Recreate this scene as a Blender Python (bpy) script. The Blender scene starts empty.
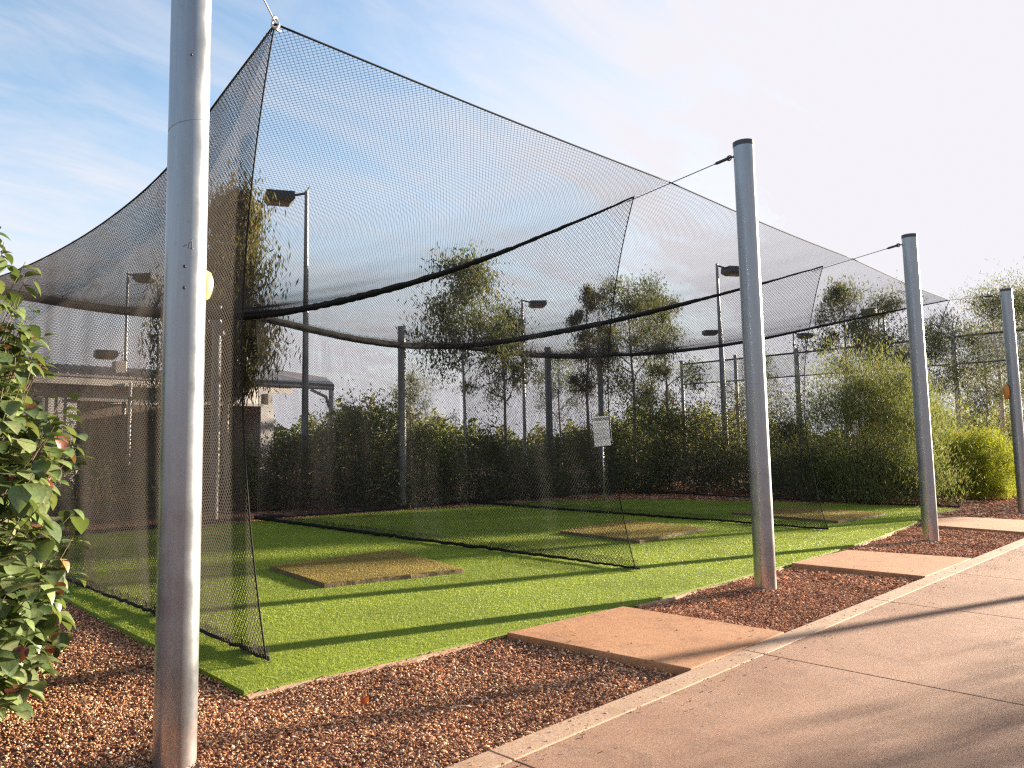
import bpy, math, random
import numpy as np
from mathutils import Vector, Matrix

rng = np.random.default_rng(11)
random.seed(4)
sc = bpy.context.scene
COL = sc.collection
R = math.radians
SUN_AZ = np.array([0.967, -0.255])       # horizontal direction towards the sun
SUN_EL = R(9.5)

# ------------------------------------------------------------------ tags
def tag(o, label=None, cat=None, group=None, kind=None):
    if label: o['label'] = label
    if cat: o['category'] = cat
    if group: o['group'] = group
    if kind: o['kind'] = kind
    return o

def empty(name, loc, label=None, cat=None, group=None, rz=0.0):
    o = bpy.data.objects.new(name, None)
    o.empty_display_size = 0.2
    o.location = loc; o.rotation_euler = (0, 0, rz)
    COL.objects.link(o)
    return tag(o, label, cat, group)

def copy_tree(o, parent=None):
    c = o.copy(); COL.objects.link(c)
    if parent is not None: c.parent = parent
    for ch in list(o.children): copy_tree(ch, c)
    return c

# ------------------------------------------------------------------ mesh collector
class MB:
    def __init__(s):
        s.v = []; s.n = 0; s.q = []; s.t = []; s.ng = []; s.c = []; s.smooth = True
    def add(s, v, quads=None, tris=None, ngons=None, col=None):
        v = np.asarray(v, dtype=np.float64).reshape(-1, 3)
        if quads is not None and len(quads): s.q.append(np.asarray(quads, dtype=np.int64).reshape(-1, 4) + s.n)
        if tris is not None and len(tris): s.t.append(np.asarray(tris, dtype=np.int64).reshape(-1, 3) + s.n)
        if ngons:
            for g in ngons: s.ng.append([int(i) + s.n for i in g])
        s.v.append(v)
        if col is None: col = np.ones((len(v), 3))
        col = np.asarray(col, dtype=np.float64)
        if col.ndim == 1: col = np.tile(col, (len(v), 1))
        s.c.append(col)
        s.n += len(v)
        return s
    def box(s, c, size, rz=0.0, bevel=0.0):
        x, y, z = [k / 2 for k in size]
        v = np.array([(sx * x, sy * y, sz * z) for sz in (-1, 1) for sy in (-1, 1) for sx in (-1, 1)])
        ca, sa = math.cos(rz), math.sin(rz)
        v = np.stack([v[:, 0] * ca - v[:, 1] * sa, v[:, 0] * sa + v[:, 1] * ca, v[:, 2]], 1) + np.array(c)
        s.add(v, [(0, 2, 3, 1), (4, 5, 7, 6), (0, 1, 5, 4), (2, 6, 7, 3), (0, 4, 6, 2), (1, 3, 7, 5)])
        return s
    def tube(s, pts, rad, n=10, caps=True):
        pts = np.asarray(pts, dtype=float); k = len(pts)
        rad = np.full(k, rad) if np.isscalar(rad) else np.asarray(rad, float)
        d = np.gradient(pts, axis=0); d /= np.linalg.norm(d, axis=1)[:, None] + 1e-12
        up = np.array([0, 0, 1.0]) if abs(d[0, 2]) < 0.9 else np.array([1.0, 0, 0])
        u = np.cross(d[0], up); u /= np.linalg.norm(u)
        a = np.arange(n) * 2 * math.pi / n
        V = []
        for i in range(k):
            u = u - d[i] * (u @ d[i]); u /= np.linalg.norm(u)
            w = np.cross(d[i], u)
            V.append(pts[i] + rad[i] * (np.cos(a)[:, None] * u + np.sin(a)[:, None] * w))
        V = np.concatenate(V)
        i = np.arange(k - 1)[:, None] * n; j = np.arange(n)[None, :]; j2 = (j + 1) % n
        Q = np.stack([i + j, i + j2, i + n + j2, i + n + j], -1).reshape(-1, 4)
        ng = [list(range(n))[::-1], list(range((k - 1) * n, k * n))] if caps else None
        s.add(V, Q, ngons=ng)
        return s
    def build(s, name, mat, parent=None, smooth=True, color=False, bevel=0.0, sharp=None):
        me = bpy.data.meshes.new(name)
        V = np.concatenate(s.v)
        loops = []; starts = []; tot = 0
        Q = np.concatenate(s.q) if s.q else np.zeros((0, 4), np.int64)
        T = np.concatenate(s.t) if s.t else np.zeros((0, 3), np.int64)
        nl = [Q.reshape(-1), T.reshape(-1)]
        st = [np.arange(len(Q)) * 4, len(Q) * 4 + np.arange(len(T)) * 3]
        off = len(Q) * 4 + len(T) * 3
        for g in s.ng:
            nl.append(np.array(g, np.int64)); st.append(np.array([off])); off += len(g)
        L = np.concatenate(nl); S = np.concatenate(st)
        me.vertices.add(len(V)); me.vertices.foreach_set('co', V.astype(np.float32).ravel())
        me.loops.add(len(L)); me.loops.foreach_set('vertex_index', L.astype(np.int32))
        me.polygons.add(len(S)); me.polygons.foreach_set('loop_start', S.astype(np.int32))
        me.polygons.foreach_set('use_smooth', np.full(len(S), bool(smooth)))
        if color:
            C = np.concatenate(s.c); A = me.color_attributes.new('Col', 'FLOAT_COLOR', 'POINT')
            A.data.foreach_set('color', np.concatenate([C, np.ones((len(C), 1))], 1).astype(np.float32).ravel())
        me.update(calc_edges=True); me.validate()
        if smooth and sharp is not None:
            try: me.set_sharp_from_angle(angle=R(sharp))
            except Exception: pass
        if mat is not None: me.materials.append(mat)
        o = bpy.data.objects.new(name, me); COL.objects.link(o)
        if parent is not None: o.parent = parent
        if bevel:
            m = o.modifiers.new('bevel', 'BEVEL'); m.width = bevel; m.segments = 2; m.limit_method = 'ANGLE'
        return o

# ------------------------------------------------------------------ materials
class NT:
    """small helper for node trees"""
    def __init__(s, name):
        s.m = bpy.data.materials.new(name); s.m.use_nodes = True
        s.t = s.m.node_tree; s.t.nodes.clear()
        s.out = s.t.nodes.new('ShaderNodeOutputMaterial')
    def n(s, typ, **kw):
        nd = s.t.nodes.new(typ)
        for k, v in kw.items():
            if k.startswith('i_'):
                nd.inputs[k[2:].replace('_', ' ')].default_value = v
            else: setattr(nd, k, v)
        return nd
    def l(s, a, b): s.t.links.new(a, b)
    def ramp(s, src, stops):
        r = s.n('ShaderNodeValToRGB')
        el = r.color_ramp.elements
        while len(el) < len(stops): el.new(0.5)
        for e, (p, c) in zip(el, stops):
            e.position = p; e.color = (*c, 1) if len(c) == 3 else c
        s.l(src, r.inputs['Fac']); return r
    def noise(s, scale, detail=4, rough=0.55, vec=None, dist=0.0):
        nd = s.n('ShaderNodeTexNoise'); nd.inputs['Scale'].default_value = scale
        nd.inputs['Detail'].default_value = detail; nd.inputs['Roughness'].default_value = rough
        nd.inputs['Distortion'].default_value = dist
        if vec is not None: s.l(vec, nd.inputs['Vector'])
        return nd
    def mix(s, fac, a, b, mode='MIX'):
        nd = s.n('ShaderNodeMix'); nd.data_type = 'RGBA'; nd.blend_type = mode
        for sock, val in ((nd.inputs[0], fac), (nd.inputs[6], a), (nd.inputs[7], b)):
            if isinstance(val, bpy.types.NodeSocket): s.l(val, sock)
            elif isinstance(val, (int, float)): sock.default_value = val
            else: sock.default_value = (*val, 1)
        return nd.outputs[2]
    def coords(s, scale=(1, 1, 1), kind='Object', rot=(0, 0, 0)):
        tc = s.n('ShaderNodeTexCoord'); mp = s.n('ShaderNodeMapping')
        mp.inputs['Scale'].default_value = scale; mp.inputs['Rotation'].default_value = rot
        s.l(tc.outputs[kind], mp.inputs['Vector']); return mp.outputs['Vector']
    def bump(s, h, strength=0.3, dist=0.01, normal=None):
        b = s.n('ShaderNodeBump'); b.inputs['Strength'].default_value = strength; b.inputs['Distance'].default_value = dist
        s.l(h, b.inputs['Height'])
        if normal is not None: s.l(normal, b.inputs['Normal'])
        return b.outputs['Normal']
    def bsdf(s, color, rough=0.7, metal=0.0, normal=None, spec=0.4):
        b = s.n('ShaderNodeBsdfPrincipled')
        for sock, val in ((b.inputs['Base Color'], color), (b.inputs['Roughness'], rough), (b.inputs['Metallic'], metal)):
            if isinstance(val, bpy.types.NodeSocket): s.l(val, sock)
            elif isinstance(val, (int, float)): sock.default_value = val
            else: sock.default_value = (*val, 1)
        b.inputs['Specular IOR Level'].default_value = spec
        if normal is not None: s.l(normal, b.inputs['Normal'])
        s.l(b.outputs[0], s.out.inputs['Surface'])
        return b

def mat_plain(name, c, rough=0.6, metal=0.0, var=0.15, scale=8, spec=0.4):
    k = NT(name); v = k.coords()
    n = k.noise(scale, 5, 0.6, v)
    d = tuple(x * (1 - var) for x in c); e = tuple(min(1, x * (1 + var)) for x in c)
    k.bsdf(k.mix(n.outputs['Fac'], d, e), rough, metal, spec=spec)
    return k.m

def mat_leaf(name, rough=0.5, trans=0.35, spec=0.3, bump=False):
    k = NT(name)
    a = k.n('ShaderNodeVertexColor'); a.layer_name = 'Col'
    b = k.n('ShaderNodeBsdfPrincipled'); k.l(a.outputs['Color'], b.inputs['Base Color'])
    b.inputs['Roughness'].default_value = rough; b.inputs['Specular IOR Level'].default_value = spec
    if bump:
        nn = k.noise(55, 5, 0.7, k.coords()); n2 = k.noise(14, 3, 0.6, k.coords())
        c0 = k.mix(k.ramp(n2.outputs['Fac'], [(.5, (0, 0, 0)), (.72, (.45,) * 3)]).outputs['Color'], a.outputs['Color'], (0.20, 0.17, 0.09))
        c0 = k.mix(0.8, c0, k.ramp(nn.outputs['Fac'], [(.3, (.6, .6, .55)), (.5, (1, 1, 1)), (.7, (1.35, 1.3, 1.2))]).outputs['Color'], 'MULTIPLY')
        k.l(c0, b.inputs['Base Color']); k.l(k.bump(nn.outputs['Fac'], .5, .004), b.inputs['Normal'])
    if trans > 0:
        t = k.n('ShaderNodeBsdfTranslucent')
        c2 = k.mix(1.0, a.outputs['Color'], (1.0, 1.0, 0.45), 'MULTIPLY')
        g = k.n('ShaderNodeGamma'); k.l(c2, g.inputs['Color']); g.inputs['Gamma'].default_value = 0.85
        k.l(g.outputs[0], t.inputs['Color'])
        mx = k.n('ShaderNodeMixShader'); mx.inputs[0].default_value = trans
        k.l(b.outputs[0], mx.inputs[1]); k.l(t.outputs[0], mx.inputs[2]); k.l(mx.outputs[0], k.out.inputs['Surface'])
    else:
        k.l(b.outputs[0], k.out.inputs['Surface'])
    return k.m

def mat_galv(name, base=(0.50, 0.52, 0.53), rough=0.34, metal=0.85):
    k = NT(name)
    v = k.coords((14, 14, 0.9)); v2 = k.coords((1, 1, 1))
    st = k.noise(3.0, 6, 0.65, v); sp = k.noise(45, 3, 0.6, v2); bl = k.noise(3.5, 5, 0.6, v2)
    c1 = k.ramp(st.outputs['Fac'], [(0.25, tuple(x * 0.80 for x in base)), (0.6, base), (0.85, tuple(min(1, x * 1.18) for x in base))])
    c2 = k.mix(0.35, c1.outputs['Color'], k.ramp(bl.outputs['Fac'], [(0.3, (0.18, 0.195, 0.21)), (0.7, (0.37, 0.385, 0.39))]).outputs['Color'])
    # dirt at the foot, from splashing red dust
    tc = k.n('ShaderNodeTexCoord'); sx = k.n('ShaderNodeSeparateXYZ'); k.l(tc.outputs['Object'], sx.inputs[0])
    ad = k.n('ShaderNodeMath', operation='MULTIPLY_ADD'); k.l(bl.outputs['Fac'], ad.inputs[0]); ad.inputs[1].default_value = -0.35; k.l(sx.outputs['Z'], ad.inputs[2])
    rr = k.ramp(ad.outputs[0], [(0.0, (0.3, 0.3, 0.3)), (0.06, (0.08, 0.08, 0.08)), (0.3, (0, 0, 0))])
    c3 = k.mix(rr.outputs['Color'], c2, (0.42, 0.27, 0.2))
    scr = k.noise(160, 2, 0.5, k.coords((1, 1, 0.12)))
    spk = k.ramp(k.noise(24, 2, 0.4, v2).outputs['Fac'], [(0.70, (0, 0, 0)), (0.78, (0.5, 0.5, 0.5))])
    c4 = k.mix(spk.outputs['Color'], c3, (0.25, 0.2, 0.17))
    ro = k.ramp(bl.outputs['Fac'], [(0.3, (rough - 0.06,) * 3), (0.75, (rough + 0.16,) * 3)])
    nb = k.bump(sp.outputs['Fac'], 0.05, 0.004)
    k.bsdf(c4, ro.outputs['Color'], metal, nb, spec=0.5)
    return k.m

def mat_mulch():
    k = NT('mulch_ground'); v = k.coords()
    vo = k.n('ShaderNodeTexVoronoi'); vo.inputs['Scale'].default_value = 42; vo.inputs['Randomness'].default_value = 1.0; k.l(v, vo.inputs['Vector'])
    sx = k.n('ShaderNodeSeparateColor'); k.l(vo.outputs['Color'], sx.inputs[0])
    r = k.ramp(sx.outputs[0], [(0.0, (0.06, 0.024, 0.016)), (0.35, (0.13, 0.05, 0.03)), (0.7, (0.2, 0.085, 0.05)), (0.95, (0.3, 0.15, 0.10))])
    big = k.noise(0.9, 5, 0.6, v)
    c = k.mix(k.ramp(big.outputs['Fac'], [(0.35, (0, 0, 0)), (0.7, (0.45, 0.45, 0.45))]).outputs['Color'], r.outputs['Color'], (0.11, 0.045, 0.026))
    inv = k.n('ShaderNodeMath', operation='SUBTRACT'); inv.inputs[0].default_value = 1.0; k.l(vo.outputs['Distance'], inv.inputs[1])
    nb = k.bump(inv.outputs[0], 0.45, 0.02)
    k.bsdf(c, 0.85, 0, nb, 0.2)
    return k.m

def mat_soil():
    k = NT('red_soil'); v = k.coords()
    n1 = k.noise(0.25, 6, 0.6, v); n2 = k.noise(18, 5, 0.7, v)
    c = k.ramp(n1.outputs['Fac'], [(0.3, (0.15, 0.06, 0.033)), (0.6, (0.22, 0.095, 0.05)), (0.75, (0.2, 0.13, 0.06))])
    c2 = k.mix(0.5, c.outputs['Color'], k.ramp(n2.outputs['Fac'], [(0.3, (0.10, 0.045, 0.028)), (0.7, (0.32, 0.17, 0.10))]).outputs['Color'])
    k.bsdf(c2, 0.9, 0, k.bump(n2.outputs['Fac'], 0.7, 0.03), 0.2)
    return k.m

def mat_concrete(name, dark, light, broom=0.0, stain=(0.30, 0.13, 0.06), staina=0.35, angle=0.0):
    k = NT(name); v = k.coords()
    n1 = k.noise(0.9, 6, 0.62, v); n2 = k.noise(130, 3, 0.7, v); n3 = k.noise(6, 6, 0.7, v)
    c = k.mix(k.ramp(n1.outputs['Fac'], [(0.3, (0, 0, 0)), (0.72, (1, 1, 1))]).outputs['Color'], dark, light)
    sp = k.ramp(n2.outputs['Fac'], [(0.30, (0.42, 0.38, 0.36)), (0.48, (1, 1, 1)), (0.72, (1.4, 1.36, 1.3))])
    c = k.mix(0.95, c, sp.outputs['Color'], 'MULTIPLY')
    n4 = k.noise(48, 4, 0.8, v)
    c = k.mix(0.8, c, k.ramp(n4.outputs['Fac'], [(0.30, (0.62, 0.58, 0.55)), (0.5, (1, 1, 1)), (0.72, (1.3, 1.27, 1.24))]).outputs['Color'], 'MULTIPLY')
    n5 = k.noise(2.4, 7, 0.75, v, 0.8)
    c = k.mix(k.ramp(n5.outputs['Fac'], [(0.54, (0, 0, 0)), (0.62, (0.30,) * 3), (0.70, (0.0,) * 3)]).outputs['Color'], c, (0.09, 0.055, 0.042))
    c = k.mix(k.ramp(n3.outputs['Fac'], [(0.5, (0, 0, 0)), (0.75, (staina,) * 3)]).outputs['Color'], c, stain)
    h = n2.outputs['Fac']
    nb = k.bump(h, 0.35, 0.003)
    if broom:
        br = k.noise(7, 4, 0.7, k.coords((1.2, 45, 1), rot=(0, 0, angle)))
        nb = k.bump(br.outputs['Fac'], broom, 0.006, nb)
        c = k.mix(0.35, c, k.ramp(br.outputs['Fac'], [(0.35, (0.72, 0.7, 0.68)), (0.65, (1.15, 1.15, 1.15))]).outputs['Color'], 'MULTIPLY')
    k.bsdf(c, 0.85, 0, nb, 0.25)
    return k.m

def mat_turf_base():
    k = NT('turf_backing'); v = k.coords()
    n = k.noise(90, 4, 0.7, v); n2 = k.noise(1.1, 4, 0.5, v)
    c = k.ramp(n.outputs['Fac'], [(0.3, (0.08, 0.12, 0.014)), (0.55, (0.19, 0.26, 0.026)), (0.75, (0.30, 0.37, 0.045))])
    c2 = k.mix(k.ramp(n2.outputs['Fac'], [(0.35, (0, 0, 0)), (0.7, (0.35,) * 3)]).outputs['Color'], c.outputs['Color'], (0.15, 0.19, 0.035))
    k.bsdf(c2, 0.9, 0, k.bump(n.outputs['Fac'], 0.8, 0.02), 0.2)
    return k.m

def mat_mat_pile():
    k = NT('coir_pile'); v = k.coords()
    n = k.noise(70, 4, 0.75, v); n2 = k.noise(2.2, 5, 0.6, v)
    c = k.ramp(n.outputs['Fac'], [(0.28, (0.14, 0.095, 0.03)), (0.5, (0.30, 0.21, 0.065)), (0.75, (0.45, 0.34, 0.12))])
    c2 = k.mix(k.ramp(n2.outputs['Fac'], [(0.4, (0, 0, 0)), (0.7, (0.5,) * 3)]).outputs['Color'], c.outputs['Color'], (0.19, 0.16, 0.04))
    k.bsdf(c2, 0.95, 0, k.bump(n.outputs['Fac'], 1.0, 0.02), 0.15)
    return k.m

def mat_bark(name, a, b):
    k = NT(name); v = k.coords((6, 6, 1.4))
    n = k.noise(3.0, 6, 0.65, v, 0.6)
    c = k.ramp(n.outputs['Fac'], [(0.3, a), (0.65, b)])
    k.bsdf(c.outputs['Color'], 0.85, 0, k.bump(n.outputs['Fac'], 0.5, 0.02), 0.2)
    return k.m

def mat_cladding():
    k = NT('ribbed_cladding'); v = k.coords()
    n = k.noise(2.5, 4, 0.5, v)
    k.bsdf(k.mix(n.outputs['Fac'], (0.36, 0.345, 0.33), (0.44, 0.42, 0.40)), 0.55, 0.0, spec=0.4)
    return k.m

M = {}
M['galv'] = mat_galv('galvanised_steel', (0.29, 0.31, 0.33), 0.30, 0.8)
M['galv_far'] = mat_galv('weathered_steel', (0.17, 0.165, 0.16), 0.5, 0.4)
M['dark_steel'] = mat_plain('dark_steel', (0.07, 0.07, 0.075), 0.45, 0.6)
M['steel'] = mat_plain('bright_steel', (0.6, 0.58, 0.55), 0.35, 0.9)
M['wire'] = mat_plain('wire_rope', (0.16, 0.155, 0.15), 0.5, 0.5)
M['net'] = mat_plain('net_twine', (0.028, 0.026, 0.025), 0.8, 0.0, spec=0.2)
M['net_brown'] = mat_plain('sunlit_net_twine', (0.05, 0.040, 0.032), 0.85, 0.0, spec=0.2)  # browner copy of the net twine, its sunlit look put into the colour
M['rope'] = mat_plain('net_rope', (0.014, 0.013, 0.012), 0.85, 0.0, 0.3, 60, spec=0.2)
M['yellow'] = mat_plain('yellow_plastic', (0.44, 0.35, 0.15), 0.5, 0, 0.08, spec=0.4)
M['orange'] = mat_plain('orange_plastic', (0.55, 0.24, 0.05), 0.5, 0, 0.1, spec=0.4)
M['ink'] = mat_plain('dark_ink', (0.12, 0.12, 0.13), 0.7, 0)
M['hole'] = mat_plain('dark_bolt', (0.04, 0.035, 0.035), 0.5, 0.4)
M['mulch'] = mat_mulch()
M['soil'] = mat_soil()
M['path'] = mat_concrete('broomed_red_concrete', (0.25, 0.135, 0.088), (0.36, 0.215, 0.145), 1.0, (0.29, 0.125, 0.06), 0.5)
M['path_edge'] = mat_concrete('smooth_concrete_edge', (0.36, 0.23, 0.15), (0.47, 0.32, 0.22), 0.0, (0.34, 0.16, 0.075), 0.5)
M['pad'] = mat_concrete('orange_concrete', (0.36, 0.165, 0.075), (0.47, 0.245, 0.125), 0.2, (0.32, 0.12, 0.05), 0.5)
M['turf'] = mat_turf_base()
M['pile'] = mat_mat_pile()
M['blade'] = mat_leaf('turf_blade', 0.55, 0.25, 0.25)
M['stone'] = mat_leaf('gravel_stone', 0.9, 0.0, 0.1)
M['leaf'] = mat_leaf('tree_leaf', 0.65, 0.40, 0.12)
M['gloss_leaf'] = mat_leaf('broad_leaf', 0.36, 0.25, 0.45, True)
M['bark_grey'] = mat_bark('grey_bark', (0.16, 0.13, 0.11), (0.34, 0.29, 0.25))
M['bark_pale'] = mat_bark('pale_bark', (0.36, 0.31, 0.27), (0.62, 0.56, 0.5))
M['bark_brown'] = mat_bark('brown_bark', (0.10, 0.065, 0.045), (0.22, 0.15, 0.11))
M['clad'] = mat_cladding()
M['roof'] = mat_plain('roof_steel', (0.20, 0.18, 0.17), 0.5, 0.1)
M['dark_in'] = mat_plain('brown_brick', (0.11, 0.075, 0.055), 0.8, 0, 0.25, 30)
M['fascia'] = mat_plain('fascia_paint', (0.36, 0.33, 0.30), 0.5)
M['white'] = mat_plain('white_board', (0.90, 0.90, 0.91), 0.45, 0, 0.03)
M['lamp_body'] = mat_plain('lamp_housing', (0.03, 0.034, 0.042), 0.4, 0.3)
M['lens'] = mat_plain('lamp_lens', (0.12, 0.10, 0.075), 0.2, 0.0)
M['shade'] = mat_plain('grey_mesh_cloth', (0.55, 0.56, 0.57), 0.8)

# ------------------------------------------------------------------ camera
CX, CY, YAW, PITCH, ROLL, F, PPX, PPY = -1.9715, -3.8404, 0.722, 0.0999, -0.0026, 782.5578, 380.3894, 362.7678
CAM = np.array([CX, CY, 1.6])
FW = np.array([math.sin(YAW) * math.cos(PITCH), math.cos(YAW) * math.cos(PITCH), math.sin(PITCH)])
_r = np.array([math.cos(YAW), -math.sin(YAW), 0]); _u = np.cross(_r, FW)
RT = math.cos(ROLL) * _r + math.sin(ROLL) * _u
UP = -math.sin(ROLL) * _r + math.cos(ROLL) * _u
cam = bpy.data.cameras.new('camera'); co = bpy.data.objects.new('camera', cam); COL.objects.link(co)
mw = Matrix.Identity(4)
for i in range(3):
    mw[i][0] = RT[i]; mw[i][1] = UP[i]; mw[i][2] = -FW[i]; mw[i][3] = CAM[i]
co.matrix_world = mw
cam.sensor_fit = 'HORIZONTAL'; cam.sensor_width = 36; cam.lens = F / 1024 * 36
cam.shift_x = (512 - PPX) / 1024; cam.shift_y = (PPY - 384) / 1024
cam.clip_start = 0.05; cam.clip_end = 3000
sc.camera = co
HF = FW * np.array([1, 1, 0]); HF /= np.linalg.norm(HF)
HR = np.array([math.cos(YAW), -math.sin(YAW), 0])
def at(px, D):
    """ground point in the direction of a photo column, D metres ahead of the viewer"""
    p = CAM + HF * D + HR * ((px - PPX) / F * D * 1.0)
    return np.array([p[0], p[1], 0.0])

# ------------------------------------------------------------------ light
w = bpy.data.worlds.new('World'); sc.world = w; w.use_nodes = True
wt = w.node_tree; wt.nodes.clear()
def wn(t, **kw):
    n = wt.nodes.new(t)
    for k, v in kw.items(): setattr(n, k, v)
    return n
wo = wn('ShaderNodeOutputWorld'); bg = wn('ShaderNodeBackground'); sky = wn('ShaderNodeTexSky')
sky.sky_type = 'NISHITA'; sky.sun_disc = False; sky.sun_elevation = SUN_EL
sky.sun_rotation = math.atan2(SUN_AZ[0], SUN_AZ[1])
sky.air_density = 1.0; sky.dust_density = 0.8; sky.ozone_density = 1.6; sky.altitude = 50
SKY_STRENGTH = 0.075
bg.inputs['Strength'].default_value = SKY_STRENGTH
# thin high cloud: noise laid out over a flat cloud sheet overhead
geo = wn('ShaderNodeTexCoord'); sep = wn('ShaderNodeSeparateXYZ'); wt.links.new(geo.outputs['Generated'], sep.inputs[0])
ad = wn('ShaderNodeMath', operation='ADD'); ad.inputs[1].default_value = 0.18; wt.links.new(sep.outputs['Z'], ad.inputs[0])
mxm = wn('ShaderNodeMath', operation='MAXIMUM'); mxm.inputs[1].default_value = 0.05; wt.links.new(ad.outputs[0], mxm.inputs[0])
dx = wn('ShaderNodeMath', operation='DIVIDE'); dy = wn('ShaderNodeMath', operation='DIVIDE')
wt.links.new(sep.outputs['X'], dx.inputs[0]); wt.links.new(mxm.outputs[0], dx.inputs[1])
wt.links.new(sep.outputs['Y'], dy.inputs[0]); wt.links.new(mxm.outputs[0], dy.inputs[1])
cmb = wn('ShaderNodeCombineXYZ'); wt.links.new(dx.outputs[0], cmb.inputs[0]); wt.links.new(dy.outputs[0], cmb.inputs[1])
mp = wn('ShaderNodeMapping'); mp.inputs['Scale'].default_value = (0.7, 2.3, 1); mp.inputs['Rotation'].default_value = (0, 0, R(35)); wt.links.new(cmb.outputs[0], mp.inputs[0])
cn = wn('ShaderNodeTexNoise'); cn.inputs['Scale'].default_value = 2.3; cn.inputs['Detail'].default_value = 10; cn.inputs['Roughness'].default_value = 0.62; cn.inputs['Distortion'].default_value = 0.7
wt.links.new(mp.outputs[0], cn.inputs['Vector'])
cr = wn('ShaderNodeValToRGB'); cr.color_ramp.elements[0].position = 0.40; cr.color_ramp.elements[0].color = (0.04, 0.04, 0.04, 1); cr.color_ramp.elements[1].position = 0.74; cr.color_ramp.elements[1].color = (0.55, 0.55, 0.55, 1)
wt.links.new(cn.outputs['Fac'], cr.inputs['Fac'])
# low veil of haze that thickens towards the horizon
vr = wn('ShaderNodeValToRGB'); e = vr.color_ramp.elements; e[0].position = 0.0; e[0].color = (1, 1, 1, 1); e[1].position = 0.42; e[1].color = (0, 0, 0, 1)
wt.links.new(sep.outputs['Z'], vr.inputs['Fac'])
# scattering glow of the veil round the sun
sv = wn('ShaderNodeVectorMath', operation='DOT_PRODUCT')
sv.inputs[1].default_value = (SUN_AZ[0] * math.cos(SUN_EL), SUN_AZ[1] * math.cos(SUN_EL), math.sin(SUN_EL))
wt.links.new(geo.outputs['Generated'], sv.inputs[0])
gr = wn('ShaderNodeValToRGB'); e = gr.color_ramp.elements; e[0].position = 0.42; e[0].color = (0, 0, 0, 1); e[1].position = 0.86; e[1].color = (1, 1, 1, 1)
wt.links.new(sv.outputs['Value'], gr.inputs['Fac'])
mx1 = wn('ShaderNodeMath', operation='MULTIPLY'); wt.links.new(vr.outputs[0], mx1.inputs[0]); mx1.inputs[1].default_value = 1.0
mx2 = wn('ShaderNodeMath', operation='MULTIPLY'); wt.links.new(gr.outputs[0], mx2.inputs[0]); mx2.inputs[1].default_value = 1.0
s1 = wn('ShaderNodeMath', operation='MAXIMUM'); wt.links.new(mx1.outputs[0], s1.inputs[0]); wt.links.new(mx2.outputs[0], s1.inputs[1])
s2 = wn('ShaderNodeMath', operation='ADD', use_clamp=True); wt.links.new(s1.outputs[0], s2.inputs[0]); wt.links.new(cr.outputs[0], s2.inputs[1])
mixc = wn('ShaderNodeMix'); mixc.data_type = 'RGBA'
wt.links.new(s2.outputs[0], mixc.inputs[0]); wt.links.new(sky.outputs[0], mixc.inputs[6]); mixc.inputs[7].default_value = (2.32, 2.27, 2.40, 1)
wt.links.new(mixc.outputs[2], bg.inputs['Color']); wt.links.new(bg.outputs[0], wo.inputs['Surface'])

sl = bpy.data.lights.new('sun', 'SUN'); sl.energy = 5.0; sl.angle = R(0.55); sl.color = (1.0, 0.86, 0.68)
so = bpy.data.objects.new('sun', sl); COL.objects.link(so)
sd = Vector((SUN_AZ[0] * math.cos(SUN_EL), SUN_AZ[1] * math.cos(SUN_EL), math.sin(SUN_EL)))
so.rotation_euler = (-sd).to_track_quat('-Z', 'Y').to_euler(); so.location = (40, -10, 20)
sc.view_settings.view_transform = 'Standard'; sc.view_settings.look = 'None'; sc.view_settings.gamma = 1.0
sc.view_settings.use_curve_mapping = False
sc.view_settings.exposure = 2.4
sc.render.engine = 'CYCLES'
sc.cycles.max_bounces = 6; sc.cycles.diffuse_bounces = 3; sc.cycles.glossy_bounces = 2; sc.cycles.transmission_bounces = 3; sc.cycles.transparent_max_bounces = 8
sc.cycles.use_denoising = False
try: sc.cycles.filter_width = 1.3
except Exception: pass

# ------------------------------------------------------------------ setting: ground, path, slabs, turf
def smooth_noise(x, y, s=0):
    return (np.sin(x * 1.7 + 1.3 + s) * np.cos(y * 1.3 + s * 2) + 0.5 * np.sin(x * 3.9 + y * 2.7 + s) + 0.35 * np.cos(x * 7.3 - y * 6.1 + s)) / 1.85

g = MB()
# one sheet to the horizon: dense near the nets, coarse far away
def axis(lo, hi, step, far):
    a = list(np.arange(lo, hi + 1e-6, step)); d = step
    l = []; x = lo
    while x > -far: d *= 1.5; x -= d; l.append(x)
    d = step; x = a[-1]; r_ = []
    while x < far: d *= 1.5; x += d; r_.append(x)
    return np.array(l[::-1] + a + r_)
ax = axis(-4, 34, 0.35, 1200); ay = axis(-8, 24, 0.35, 1200)
GX, GY = np.meshgrid(ax, ay, indexing='ij')
GZ = -0.055 + 0.02 * smooth_noise(GX, GY) * (np.abs(GX) < 60) * (np.abs(GY) < 60)
nx, ny = GX.shape
idx = np.arange(nx * ny).reshape(nx, ny)
Q = np.stack([idx[:-1, :-1], idx[1:, :-1], idx[1:, 1:], idx[:-1, 1:]], -1).reshape(-1, 4)
g.add(np.stack([GX, GY, GZ], -1).reshape(-1, 3), Q)
ground = tag(g.build('ground', M['mulch']), 'red brown gravel ground around the nets', kind='structure')
ground.data.materials.append(M['soil'])
cxm = (GX[:-1, :-1] + GX[1:, 1:]) / 2; cym = (GY[:-1, :-1] + GY[1:, 1:]) / 2
mi = ((cxm < -6) | (cxm > 40) | (cym < -9) | (cym > 26)).astype(np.int32).ravel()
ground.data.polygons.foreach_set('material_index', mi); ground.data.update()

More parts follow.
